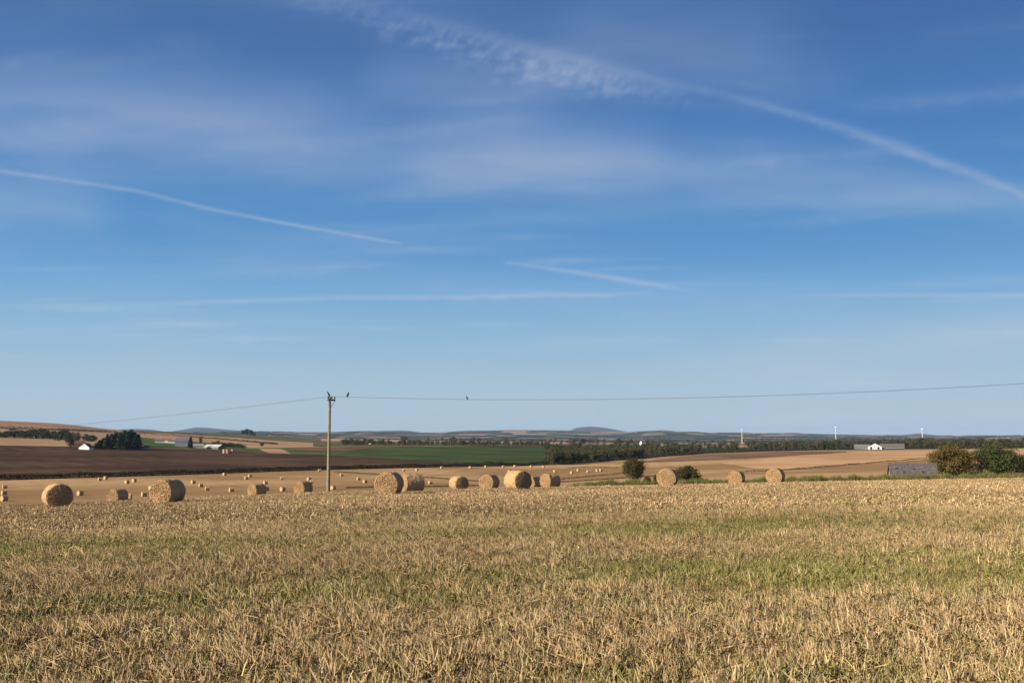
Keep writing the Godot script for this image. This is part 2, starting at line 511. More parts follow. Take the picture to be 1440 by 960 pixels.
func conifer(called: String, label: String, at: Vector3, tall: float, wide: float, group := "") -> Node3D:
	var o := thing(called, label, "tree", at, rng.randf() * TAU, group)
	var t := Soup.new()
	t.tube([Vector3(0, -0.4, 0), Vector3(0, tall * 0.5, 0), Vector3(0, tall * 0.98, 0)], [tall * 0.022, tall * 0.014, 0.03], 6, Color(0.04, 0.03, 0.025), false)
	part("trunk", t.mesh(), bark_paint, o)
	var s := Soup.new()
	var layers := 26
	for i in layers:
		var f := float(i) / layers
		var reach := wide * 0.5 * pow(1.0 - f, 0.75) * rng.randf_range(0.75, 1.15) + 0.15
		var y := tall * lerpf(0.05, 0.97, f)
		for k in 13:
			var turn := rng.randf() * TAU
			var out_ := Vector3(cos(turn), rng.randf_range(-0.35, 0.15), sin(turn))
			for j in 5:
				var p := Vector3(0, y, 0) + out_ * reach * (j + rng.randf()) / 5.0 + jig(0.25)
				var nrm := (out_ * 0.6 + Vector3.UP * 0.5 + unit() * 0.6).normalized()
				var u := out_ * rng.randf_range(0.35, 0.7)
				var v := nrm.cross(u).normalized() * rng.randf_range(0.2, 0.4)
				s.quad_n(p - u, p - v, p + u, p + v, shade(Color(0.024, 0.038, 0.02), Color(0.038, 0.05, 0.026)), nrm)
	part("crown", s.mesh(), leaf_paint, o)
	return o

# a hedge of leaf faces along ground points
func hedge(called: String, label: String, pts: Array, tall: float, thick: float, per_metre: float, size: float, a: Color, b: Color, category := "hedge", bumpy := 0.75) -> Node3D:
	var base: Vector3 = pts[pts.size() / 2]
	var o := thing(called, label, category, base)
	var s := Soup.new()
	var bumps := FastNoiseLite.new()
	bumps.seed = taken[called.trim_suffix("_")] + 40 if taken.has(called) else 40
	bumps.frequency = 0.07
	var run := 0.0
	for i in pts.size() - 1:
		var p0: Vector3 = pts[i]
		var p1: Vector3 = pts[i + 1]
		var long := p0.distance_to(p1)
		for k in int(long * per_metre):
			var f := rng.randf()
			var h := tall * clampf(0.8 + bumpy * bumps.get_noise_1d(run + long * f), 0.25, 1.5)
			var p := p0.lerp(p1, f) - base + Vector3(rng.randfn() * thick * 0.35, h * pow(rng.randf(), 0.6), rng.randfn() * thick * 0.35)
			var nrm := (unit() + Vector3(0, 0.3, 0)).normalized()
			var u := nrm.cross(unit()).normalized() * size * rng.randf_range(0.6, 1.3)
			var v := nrm.cross(u).normalized() * size * rng.randf_range(0.4, 0.9)
			s.quad_n(p - u, p - v, p + u, p + v, shade(a, b), nrm)
		run += long
	part("foliage", s.mesh(), leaf_paint, o)
	return o

func scatter(called: String, m: Mesh, mat: Material, where: Array, tints: PackedColorArray, parent: Node3D) -> MultiMeshInstance3D:
	var mm := MultiMesh.new()
	mm.transform_format = MultiMesh.TRANSFORM_3D
	mm.use_colors = true
	mm.mesh = m
	mm.instance_count = where.size()
	for i in where.size():
		mm.set_instance_transform(i, where[i])
		mm.set_instance_color(i, tints[i])
	var o := MultiMeshInstance3D.new()
	o.name = called
	o.multimesh = mm
	o.material_override = mat
	parent.add_child(o, true)
	o.set_meta("kind", "stuff")
	return o

# a tuft of cut straw or of grass: flat blades from a small patch of ground
func tuft(n: int, spread: float, low: float, high: float, width: float, lean: float, palette: Array, litter := 0.0) -> Mesh:
	var s := Soup.new()
	for i in n:
		var p := Vector3(rng.randfn() * spread * 0.5, -0.02, rng.randfn() * spread * 0.5)
		var turn := rng.randf() * TAU
		var side := Vector3(cos(turn), 0, sin(turn)) * width * rng.randf_range(0.6, 1.2)
		var col := shade(palette[rng.randi() % palette.size()], palette[rng.randi() % palette.size()])
		if rng.randf() < litter:  # a loose straw lying on the others
			var long := Vector3(rng.randfn(), rng.randf_range(-0.15, 0.35), rng.randfn()).normalized() * high * rng.randf_range(0.5, 1.1)
			var q := p + Vector3(0, rng.randf_range(0.25, 0.9) * low, 0)
			s.quad_n(q, q + long, q + long + Vector3(0, width * 1.3, 0), q + Vector3(0, width * 1.3, 0), col, (Vector3.UP + unit() * 0.5).normalized())
			continue
		var tall := rng.randf_range(low, high)
		var tip := Vector3(rng.randfn() * lean, 1.0, rng.randfn() * lean).normalized() * tall
		var mid := p + tip * 0.55 + Vector3(rng.randfn(), 0, rng.randfn()) * lean * tall * 0.12
		var face := side.cross(tip).normalized()
		s.quad_n(p - side, mid - side * 0.9, mid + side * 0.9, p + side, col, face)
		s.quad_n(mid - side * 0.9, p + tip - side * 0.35, p + tip + side * 0.35, mid + side * 0.9, col, (face + tip.normalized() * 0.2).normalized())
	return s.mesh()

# ---------------------------------------------------------------- bales
const BALE_R := 0.75
const BALE_L := 1.4
var straw_a := Color(0.44, 0.31, 0.175)
var straw_b := Color(0.32, 0.22, 0.12)
var straw_c := Color(0.50, 0.365, 0.215)

func bale_shape(seed_: int) -> Array:
	rng.seed = seed_
	var f := FastNoiseLite.new()
	f.seed = seed_
	f.frequency = 2.2
	f.fractal_octaves = 4
	var round := func(a: float, x: float, k: float) -> Vector3:  # k: share of the radius
		var r := BALE_R * k * (1.0 + 0.06 * f.get_noise_3d(cos(a) * 0.5, sin(a) * 0.5, x * 0.7) + 0.03 * f.get_noise_3d(cos(a) * 1.6, sin(a) * 1.6, x * 2.0))
		var p := Vector3(x, sin(a) * r * 0.98, cos(a) * r * 1.02)
		p.y = maxf(p.y, -BALE_R * 0.93 - 0.1 * maxf(0.0, -p.y - BALE_R * 0.93))  # it sags flat where it stands
		return p + Vector3(0, BALE_R * 0.93, 0)
	var side := Soup.new()
	var nx := 11
	var na := 72
	var tone := func() -> Color:
		return straw_b.lerp(straw_a, rng.randf_range(0.25, 0.85))
	for i in nx:
		for j in na:
			var c := []
			for q in [[0, 0], [1, 0], [1, 1], [0, 1]]:
				var x := lerpf(-BALE_L * 0.5, BALE_L * 0.5, float(i + q[0]) / nx)
				var k := 1.0 - 0.035 * pow(absf(x) / (BALE_L * 0.5), 6.0) + 0.006 * sin((i + q[0]) * 2.4)
				c.append(round.call(TAU * (j + q[1]) / na, x, k))
			side.quad(c[0], c[3], c[2], c[1], tone.call())
	for i in 900:  # wisps of straw held by the wrap
		var a := rng.randf() * TAU
		var x := rng.randf_range(-0.5, 0.5) * BALE_L
		var p: Vector3 = round.call(a, x, 1.0)
		var o := Vector3(0, sin(a), cos(a))
		var u := (Vector3(0, cos(a), -sin(a)) + jig(0.7)).normalized() * rng.randf_range(0.04, 0.13)
		var v := o.cross(u).normalized() * rng.randf_range(0.004, 0.009)
		side.quad_n(p - u * 0.5 - v, p + u * 0.5 - v + o * 0.02, p + u * 0.5 + v + o * 0.02, p - u * 0.5 + v, shade(straw_b, straw_c), (o + unit() * 0.5).normalized())
	var ends := []
	for e in [-1.0, 1.0]:
		var end := Soup.new()
		var nr := 22
		var at := func(i: int, j: int) -> Vector3:
			var a: float = TAU * j / na
			var k := float(i) / nr
			var r := BALE_R * k
			var spiral := sin(TAU * (r / 0.125 - a * e / TAU + 0.6 * f.get_noise_2d(cos(a) * r * 3.0, sin(a) * r * 3.0)))
			var bulge: float = 0.05 * (1.0 - k * k) + (0.04 * spiral + 0.07 * f.get_noise_2d(cos(a) * r * 7.0 + 9.0, sin(a) * r * 7.0)) * smoothstep(0.0, 0.15, k) * smoothstep(1.0, 0.9, k)
			return round.call(a, e * (BALE_L * 0.5 + bulge - (0.02 if k > 0.97 else 0.0)), k * (0.965 if k > 0.97 else 1.0))
		for i in nr:
			for j in na:
				var q := [at.call(i, j), at.call(i + 1, j), at.call(i + 1, j + 1), at.call(i, j + 1)]
				var col: Color = tone.call()
				if e > 0:
					end.quad(q[0], q[1], q[2], q[3], col)
				else:
					end.quad(q[0], q[3], q[2], q[1], col)
		for i in 1100:  # the cut and coiled straws
			var a := rng.randf() * TAU
			var k := sqrt(rng.randf()) * 0.96
			var p: Vector3 = round.call(a, e * (BALE_L * 0.5 + 0.05 * (1 - k * k) + 0.012), k)
			var along := (Vector3(0, cos(a), -sin(a)) + jig(0.6) + Vector3(e * 0.25, 0, 0)).normalized() * rng.randf_range(0.04, 0.15)
			var v := along.cross(Vector3(e, 0, 0)).normalized() * rng.randf_range(0.004, 0.01)
			end.quad_n(p - along * 0.5 - v, p + along * 0.5 - v, p + along * 0.5 + v, p - along * 0.5 + v, shade(straw_b, straw_c), (Vector3(e, 0, 0) + unit() * 0.6).normalized())
		ends.append(end.mesh())
	return [side.mesh(), ends[0], ends[1]]

func make_bale(shape: Array, at: Vector3, turn: float, label: String) -> Node3D:
	var o := thing("straw_bale", label, "bale", at, turn, "")
	part("rolled_side", shape[0], straw_paint, o)
	part("end_face", shape[1], straw_paint, o)
	part("end_face", shape[2], straw_paint, o)
	return o

func small_bale_shape(seed_: int) -> Mesh:
	var f := FastNoiseLite.new()
	f.seed = seed_
	f.frequency = 1.6
	var s := Soup.new()
	var na := 28
	var profile := [[-0.5, 0.0], [-0.515, 0.6], [-0.49, 0.95], [-0.46, 1.0], [-0.15, 0.99], [0.15, 1.0], [0.46, 0.99], [0.49, 0.95], [0.515, 0.6], [0.5, 0.0]]
	for i in profile.size() - 1:
		for j in na:
			var q := []
			for o in [[0, 0], [0, 1], [1, 1], [1, 0]]:
				var a: float = TAU * (j + o[1]) / na
				var x: float = profile[i + o[0]][0] * BALE_L
				var r: float = BALE_R * profile[i + o[0]][1] * (1.0 + 0.05 * f.get_noise_3d(cos(a), sin(a), x))
				q.append(Vector3(x, maxf(sin(a) * r, -BALE_R * 0.93) + BALE_R * 0.93, cos(a) * r))
			s.quad(q[0], q[1], q[2], q[3], shade(straw_a, straw_b))
	return s.mesh()

# ---------------------------------------------------------------- buildings
# gabled building, ridge along its own x; parts wall, roof (> ridge_cap)
func gabled(called: String, label: String, at: Vector3, turn: float, long: float, wide: float, eaves: float, ridge: float, wall: Material, roof: Material, over := 0.3) -> Node3D:
	var o := thing(called, label, "building", at, turn)
	var s := Soup.new()
	var x := long * 0.5
	var z := wide * 0.5
	s.quad(Vector3(-x, -0.8, z), Vector3(-x, eaves, z), Vector3(x, eaves, z), Vector3(x, -0.8, z), Color.WHITE)
	s.quad(Vector3(x, -0.8, -z), Vector3(x, eaves, -z), Vector3(-x, eaves, -z), Vector3(-x, -0.8, -z), Color.WHITE)
	for e in [-1.0, 1.0]:
		var a := Vector3(e * x, -0.8, -z)
		var b := Vector3(e * x, eaves, -z)
		var c := Vector3(e * x, ridge, 0)
		var d := Vector3(e * x, eaves, z)
		var g := Vector3(e * x, -0.8, z)
		if e > 0:
			s.tri(g, d, b, Color.WHITE); s.tri(g, b, a, Color.WHITE); s.tri(d, c, b, Color.WHITE)
		else:
			s.tri(a, b, d, Color.WHITE); s.tri(a, d, g, Color.WHITE); s.tri(b, c, d, Color.WHITE)
	part("wall", s.mesh(), wall, o)
	var slope := Vector2(z, ridge - eaves)
	var run := slope.length() + over
	var tilt := atan2(ridge - eaves, z)
	var slab := BoxMesh.new()
	slab.size = Vector3(long + over * 2, 0.12, run)
	for e in [-1.0, 1.0]:
		var r := part("roof", slab, roof, o)
		r.rotation.x = e * tilt
		var mid := Vector3(0, ridge, 0) + Vector3(0, -sin(tilt), e * cos(tilt)) * run * 0.5 + Vector3(0, cos(tilt), e * sin(tilt)) * 0.07
		r.position = mid
	return o

func opening(parent: Node3D, called: String, at: Vector3, size: Vector3, mat: Material) -> void:
	var b := BoxMesh.new()
	b.size = size
	part(called, b, mat, parent).position = at

func turbine(label: String, at: Vector3, hub: float, blade: float, spin: float, yaw: float) -> void:
	var o := thing("wind_turbine", label, "turbine", at, yaw)
	var white := paint(lin(0.62, 0.62, 0.62), 0.4)
	var s := Soup.new()
	s.tube([Vector3(0, -3, 0), Vector3(0, hub * 0.5, 0), Vector3(0, hub, 0)], [0.85, 0.68, 0.5], 14, Color.WHITE)
	part("tower", s.mesh(), white, o)
	s = Soup.new()
	s.tube([Vector3(0, hub + 0.7, -2.6), Vector3(0, hub + 0.8, -1.5), Vector3(0, hub + 0.8, 1.2), Vector3(0, hub + 0.75, 2.2)], [0.6, 1.0, 1.0, 0.7], 12, Color.WHITE)
	part("nacelle", s.mesh(), white, o)
	s = Soup.new()
	s.tube([Vector3(0, hub + 0.8, 2.2), Vector3(0, hub + 0.8, 2.9), Vector3(0, hub + 0.8, 3.4)], [0.75, 0.6, 0.1], 12, Color.WHITE)
	part("hub", s.mesh(), white, o)
	for i in 3:
		var a := spin + TAU * i / 3
		var d := Vector3(sin(a), cos(a), 0)
		var w := Vector3(cos(a), -sin(a), 0)
		s = Soup.new()
		var c := Vector3(0, hub + 0.8, 2.8)
		var e := [c + d * 0.4, c + d * blade * 0.2, c + d * blade * 0.6, c + d * blade]
		var wid := [0.3, 0.62, 0.4, 0.08]
		for k in 3:
			for side in [-0.09, 0.09]:
				var z := Vector3(0, 0, side)
				s.quad(e[k] - w * wid[k] * 0.4 + z, e[k + 1] - w * wid[k + 1] * 0.4 + z * 0.6, e[k + 1] + w * wid[k + 1] + z * 0.2, e[k] + w * wid[k] + z * 0.2, Color.WHITE)
		part("blade", s.mesh(), white, o)

func utility_pole(label: String, at: Vector3, tall: float, line: Vector3) -> Array:
	var o := thing("utility_pole", label, "pole", at, atan2(-line.z, line.x))
	var s := Soup.new()
	s.tube([Vector3(0, -0.6, 0), Vector3(0, 0.2, 0), Vector3(0.0, tall * 0.5, 0), Vector3(0, tall, 0)], [0.165, 0.16, 0.135, 0.11], 16, Color.WHITE)
	part("pole", s.mesh(), pole_paint, o)
	s = Soup.new()
	s.box(Vector3(-0.06, tall - 0.3, -0.95), Vector3(0.06, tall - 0.16, 0.34), Color.WHITE)
	part("cross_arm", s.mesh(), steel_paint, o)
	for e in [-1.0, 1.0]:
		s = Soup.new()
		s.tube([Vector3(0.07, tall - 0.95, 0.05 * e), Vector3(0.07, tall - 0.3, 0.55 * e - 0.25)], [0.022, 0.022], 6, Color.WHITE)
		part("brace", s.mesh(), steel_paint, o)
	var tops := []
	for z in [-0.88, -0.36, 0.26]:
		var y := tall - 0.16
		s = Soup.new()
		s.tube([Vector3(0, y - 0.05, z), Vector3(0, y + 0.05, z), Vector3(0, y + 0.07, z), Vector3(0, y + 0.13, z), Vector3(0, y + 0.15, z), Vector3(0, y + 0.22, z), Vector3(0, y + 0.26, z)], [0.02, 0.02, 0.085, 0.06, 0.08, 0.05, 0.035], 12, Color.WHITE)
		part("insulator", s.mesh(), insulator_paint, o)
		tops.append(o.transform * Vector3(0, y + 0.25, z))
	return tops

func wire(label: String, a: Vector3, b: Vector3, sag: float) -> PackedVector3Array:
	var o := thing("power_line", label, "cable", a, 0.0)
	var path := []
	var radii := []
	var world := PackedVector3Array()
	for i in 41:
		var f := i / 40.0
		var p := a.lerp(b, f) - Vector3(0, 4.0 * sag * f * (1.0 - f), 0)
		world.append(p)
		path.append(p - a)
		radii.append(0.0075)
	var s := Soup.new()
	s.tube(path, radii, 6, Color.WHITE)
	part("conductor", s.mesh(), wire_paint, o)
	return world

func bird(label: String, feet: Vector3, turn: float, k: float) -> void:
	var o := thing("bird", label, "bird", feet, turn, "")
	var s := Soup.new()
	# one body from tail tip over back and head to the bill
	var path := [Vector3(-0.30, -0.12, 0), Vector3(-0.2, 0.0, 0), Vector3(-0.12, 0.09, 0), Vector3(-0.04, 0.17, 0), Vector3(0.03, 0.25, 0), Vector3(0.07, 0.31, 0), Vector3(0.10, 0.355, 0), Vector3(0.135, 0.375, 0), Vector3(0.165, 0.375, 0), Vector3(0.22, 0.365, 0)]
	var radii := [0.012, 0.03, 0.065, 0.085, 0.08, 0.058, 0.055, 0.045, 0.018, 0.004]
	s.tube(path.map(func(p): return Vector3(p.x * 0.6, p.y, p.z) * k), radii.map(func(r): return r * k), 12, Color.WHITE)
	for z in [-0.03, 0.03]:
		s.tube([Vector3(0.0, 0.0, z) * k, Vector3(-0.02, 0.11, z) * k], [0.008 * k, 0.014 * k], 6, Color.WHITE)
	part("body", s.mesh(), bird_paint, o)
	for e in [-1.0, 1.0]:
		s = Soup.new()
		s.tube([Vector3(0.02, 0.24, 0.062 * e) * k, Vector3(-0.07, 0.13, 0.072 * e) * k, Vector3(-0.2, 0.0, 0.03 * e) * k], [0.02 * k, 0.035 * k, 0.008 * k], 8, Color.WHITE)
		part("wing", s.mesh(), bird_paint, o)

var bark_paint := tinted(0.95)
var leaf_paint := tinted(0.75, 0.25)
var straw_paint := tinted(0.85)
var grass_paint := tinted(0.8, 0.2)
var pole_paint: StandardMaterial3D
var steel_paint := paint(lin(0.06, 0.065, 0.07), 0.6)
var insulator_paint := paint(lin(0.07, 0.045, 0.035), 0.25)
var wire_paint := paint(lin(0.14, 0.14, 0.14), 0.6)
var bird_paint := paint(lin(0.012, 0.012, 0.014), 0.5)

func _ready() -> void:
	rng.seed = 1
	set_keys()
	air_and_light()
	land()
	print("land ", Time.get_ticks_msec())
	woods()
	print("woods ", Time.get_ticks_msec())
	farms()
	bales()
	print("bales ", Time.get_ticks_msec())
	power_line()
	hut_and_bushes()
	stubble()
	print("stubble ", Time.get_ticks_msec())

func air_and_light() -> void:
	var cam := Camera3D.new()
	cam.name = "camera"
	cam.fov = rad_to_deg(2.0 * atan(480.0 / FOCAL))
	cam.near = 0.1
	cam.far = 60000.0
	cam.position = eye
	cam.rotation.x = pitch
	add_child(cam)
	cam.current = true
	var sun := DirectionalLight3D.new()
	sun.name = "sun"
	var az := deg_to_rad(-60.0)  # from +z (behind the camera) towards the left
	var el := deg_to_rad(23.0)
	var to_sun := Vector3(sin(az) * cos(el), sin(el), cos(az) * cos(el))
	sun.look_at_from_position(Vector3.ZERO, -to_sun)
	sun.light_energy = 1.6
	sun.light_color = Color(1.0, 0.915, 0.80)
	sun.light_angular_distance = 0.5
	sun.shadow_enabled = true
	sun.directional_shadow_max_distance = 400.0
	add_child(sun)
	var e := Environment.new()
	e.background_mode = Environment.BG_SKY
	var sky := Sky.new()
	var pm := PanoramaSkyMaterial.new()
	pm.panorama = sky_panorama()
	sky.sky_material = pm
	e.sky = sky
	e.tonemap_mode = Environment.TONE_MAPPER_LINEAR
	e.tonemap_exposure = 2.0
	e.background_energy_multiplier = 0.5
	e.fog_enabled = true
	e.fog_density = 0.000036
	e.fog_light_color = Color(0.71, 0.84, 1.0)
	e.sdfgi_enabled = true
	e.ssao_enabled = true
	e.ssil_enabled = true
	var we := WorldEnvironment.new()
	we.environment = e
	add_child(we)
	print("sky ", Time.get_ticks_msec())

func land() -> void:
	var nc := 240
	# near stubble field: its soil
	var soil := field_paint(3, Color8(136, 112, 78), Color8(166, 136, 96), Color8(192, 160, 114), 0.03, 0.2)
	var ds := PackedFloat32Array([0.0])
	for i in 60:
		ds.append(0.8 * pow(150.0 / 0.8, i / 59.0))
	setting("stubble_field", sheet(nc + 1, ds.size(), func(c, r): return around(c, nc, func(px): return near_ground(px, ds[r])), 9.0, 5.0, 0.1), soil)
	var straw_field := field_paint(21, Color8(170, 138, 96), Color8(198, 166, 120), Color8(218, 188, 140), 0.02, 0.18)
	var pasture := field_paint(31, Color8(78, 92, 52), Color8(92, 106, 60), Color8(108, 118, 72), 0.02, 0.16)
	var tan := field_paint(41, Color8(172, 142, 106), Color8(188, 158, 120), Color8(200, 170, 130), 0.02, 0.1)
	var far_land := field_paint(51, Color8(66, 80, 50), Color8(84, 94, 60), Color8(108, 108, 74), 0.02, 0.2)
	var moor := field_paint(61, Color8(54, 54, 42), Color8(64, 62, 48), Color8(76, 72, 56), 0.02, 0.2)
	var mats := [straw_field, straw_field, pasture, tan, far_land, far_land, moor, moor, moor]
	var names := ["valley_ground", "valley_field", "pasture", "hillside", "valley_terrain", "far_hills", "moor_terrain", "mountain_terrain", "plain_terrain"]
	var sizes := [60.0, 60.0, 80.0, 120.0, 500.0, 500.0, 1500.0, 1500.0, 1500.0]
	for k in keys.size():
		var nr := 14 if k < 4 else 10
		var cols := nc if k < 5 else 560
		setting(names[k], sheet(cols + 1, nr, func(c, r): return around(c, cols, func(px): return ground_part(k, px, float(r) / (nr - 1))), sizes[k] * 1.6, sizes[k] * 0.22, 0.12), mats[k])
	# fields of the slope across the valley
	var plough := field_paint(71, Color8(72, 54, 38), Color8(95, 75, 55), Color8(128, 104, 78), 0.014, 0.22)
	field("ploughed_field", 2, -340, 780, null, [[-340, 622.4], [0, 626.6], [120, 628.6], [220, 631], [300, 632.5], [340, 634.5], [400, 638.2], [445, 639.4], [520, 643.5], [600, 648.4], [700, 652.6], [780, 653.8]], plough, 0.15, "", 26, 150.0, 22.0, 0.2)
	var crop := field_paint(81, Color8(70, 88, 46), Color8(80, 100, 54), Color8(94, 110, 62), 0.02, 0.18)
	field("crop_field", 2, 470, 775, [[470, 640.4], [520, 643.2], [600, 648.2], [700, 652.4], [775, 653.4]], [[470, 640.2], [500, 634], [560, 627.4], [700, 628], [775, 631]], crop, 0.2, "", 14, 100.0, 14.0, -0.2)
	var pink := field_paint(91, Color8(196, 158, 128), Color8(204, 166, 134), Color8(212, 174, 142))
	field("stubble_field", 2, 364, 409, [[364, 631.5], [376, 637.6], [400, 638], [409, 638.6]], [[364, 631], [395, 631.6], [402, 634.4], [409, 638.4]], pink, 0.3)
	var red_soil := field_paint(101, Color8(112, 86, 68), Color8(126, 98, 78), Color8(138, 108, 86))
	field("ploughed_field", 2, 405, 530, [[405, 632], [440, 634.4], [480, 634.5], [530, 630.4]], [[405, 631], [440, 629.4], [480, 629.8], [530, 629.6]], red_soil, 0.3)
	# the slope on the far side of the valley, tan with a worked strip along its top
	var worked := field_paint(111, Color8(132, 106, 88), Color8(144, 116, 96), Color8(156, 128, 104))
	field("ploughed_field", 1, 905, 1190, [[905, 650], [960, 648.5], [1040, 644.5], [1110, 640.6], [1190, 636]], [[905, 648.6], [960, 642.4], [1010, 638.6], [1100, 635.4], [1190, 634.6]], worked, 0.2, "", 8)
	var ripe := field_paint(121, Color8(206, 166, 122), Color8(218, 178, 132), Color8(226, 190, 144), 0.02, 0.1)
	field("stubble_field", 1, 1010, 1780, [[1010, 651], [1060, 659], [1120, 660.6], [1200, 654], [1320, 645.4], [1440, 640], [1780, 636]], [[1010, 650], [1100, 643], [1190, 637], [1230, 634], [1440, 632], [1780, 631]], ripe, 0.15, "", 12, 90.0, 16.0, 0.4)
	# fields on the hill behind the farm
	var hill_tan := field_paint(131, Color8(176, 140, 110), Color8(186, 150, 118), Color8(196, 160, 126))
	field("hill_field", 3, -340, 175, [[-340, 600], [0, 602.4], [100, 605.5], [175, 609]], [[-340, 587.5], [0, 592.4], [80, 596], [150, 604], [175, 606.6]], hill_tan, 0.5, "", 6)
	var olive := field_paint(141, Color8(96, 98, 62), Color8(110, 110, 70), Color8(124, 120, 80))
	field("hill_field", 3, 170, 450, [[170, 607.6], [240, 609.4], [330, 615], [400, 620.4], [450, 622.6]], [[170, 604.9], [240, 607.3], [330, 611.4], [400, 614.6], [450, 617]], olive, 0.5, "", 6)
	var farm_green := field_paint(151, Color8(70, 96, 50), Color8(80, 108, 56), Color8(92, 118, 64))
	field("pasture", 3, 196, 345, [[196, 629.6], [345, 630.2]], [[196, 615], [230, 618.5], [290, 622.6], [345, 627.6]], farm_green, 0.5, "", 6)
	field("pasture", 3, 440, 600, [[440, 627.8], [600, 626.4]], [[440, 620.6], [520, 621], [600, 622.6]], olive, 0.5, "", 6)
	field("pasture", 3, 600, 1780, [[600, 626.6], [700, 627.6], [780, 628.1], [900, 629], [1000, 630], [1200, 628], [1440, 626.5], [1780, 625]], [[600, 622.6], [760, 624], [900, 625], [1440, 622], [1780, 621]], olive, 0.4, "", 5)
	var litter := field_paint(161, Color8(52, 50, 36), Color8(62, 60, 42), Color8(72, 68, 48))
	field("woodland_floor", 2, 760, 990, [[760, 652.6], [800, 651.6], [860, 647.4], [940, 641], [990, 637.5]], [[760, 652.4], [778, 631], [990, 631]], litter, 0.4, "", 6)
	field("woodland_floor", 2, 985, 1780, [[985, 636.8], [1100, 633.4], [1200, 631.8], [1440, 629.6], [1780, 628.6]], [[985, 631], [1200, 629], [1440, 627], [1780, 626]], litter, 0.4, "", 6)
	field("hill_field", 3, 930, 1060, [[930, 628.6], [1060, 629.2]], [[930, 625.6], [1060, 626]], tan, 0.5, "", 5)
	# patchwork of the far hills
	var quilt := []
	var tones := [Color8(190, 170, 140), Color8(176, 148, 124), Color8(104, 112, 78), Color8(84, 98, 66), Color8(66, 78, 58), Color8(198, 180, 152), Color8(124, 124, 88), Color8(150, 128, 106)]
	for i in tones.size():
		var t: Color = tones[i]
		quilt.append(paint(Color(t.r * 0.74, t.g * 0.74, t.b * 0.74), 0.95))
	rng.seed = 77
	for i in 230:
		var px := rng.randf_range(200, 1500)
		var f := rng.randf_range(0.25, 0.93)
		var wide := rng.randf_range(14, 60)
		var deep := rng.randf_range(0.04, 0.12)
		var skew := rng.randf_range(-10, 10)
		var n := 6
		setting("distant_field", sheet(n, 4, func(c, r):
			var g := clampf(f + deep * r / 3.0, 0.0, 0.99)
			var x: float = px + wide * c / (n - 1) + skew * r / 3.0
			return ground_part(5, x, g) + Vector3(0, 2.0 + i * 0.02, 0), 500.0, 80.0), quilt[(i * 5 + (i / 9)) % quilt.size()])

# ---------------------------------------------------------------- woods, hedges and single trees beyond the brow
func wood_tree(seed_: int, a: Color, b: Color, pointed := false) -> Mesh:
	rng.seed = seed_
	var s := Soup.new()
	limb(s, Vector3(0, -0.1, 0), Vector3(0, 0.5, 0), 0.03, 0.015, Color(0.05, 0.04, 0.03), 0.02)
	if pointed:
		for i in 5:
			var f := i / 5.0
			leaves(s, Vector3(0, 0.18 + 0.75 * f, 0), Vector3(0.28 * (1 - f) + 0.03, 0.13, 0.28 * (1 - f) + 0.03), 6, 22, 0.035, a, b)
	else:
		leaves(s, Vector3(0, 0.55, 0), Vector3(0.42, 0.45, 0.42), 20, 26, 0.045, a, b)
	return s.mesh()

func wood(label: String, spots: Array, low: float, high: float, category := "woodland") -> void:
	var o := Node3D.new()
	o.name = numbered("woodland")
	add_child(o)
	tag(o, label, category, "", "stuff")
	var where := [[], [], [], []]
	var tints := [PackedColorArray(), PackedColorArray(), PackedColorArray(), PackedColorArray()]
	for p in spots:
		var k: int = rng.randi() % 4
		if k == 3 and rng.randf() < 0.5:
			k = 0
		var h := rng.randf_range(low, high)
		var w := h * rng.randf_range(0.85, 1.35)
		where[k].append(Transform3D(Basis(Vector3.UP, rng.randf() * TAU) * Basis.from_scale(Vector3(w, h, w)), p))
		var t := rng.randf_range(0.7, 1.25)
		tints[k].append(Color(t * rng.randf_range(0.9, 1.12), t, t * rng.randf_range(0.85, 1.1)))
	for k in 4:
		if where[k].size():
			scatter("trees", wood_meshes[k], leaf_paint, where[k], tints[k], o)

var wood_meshes := []

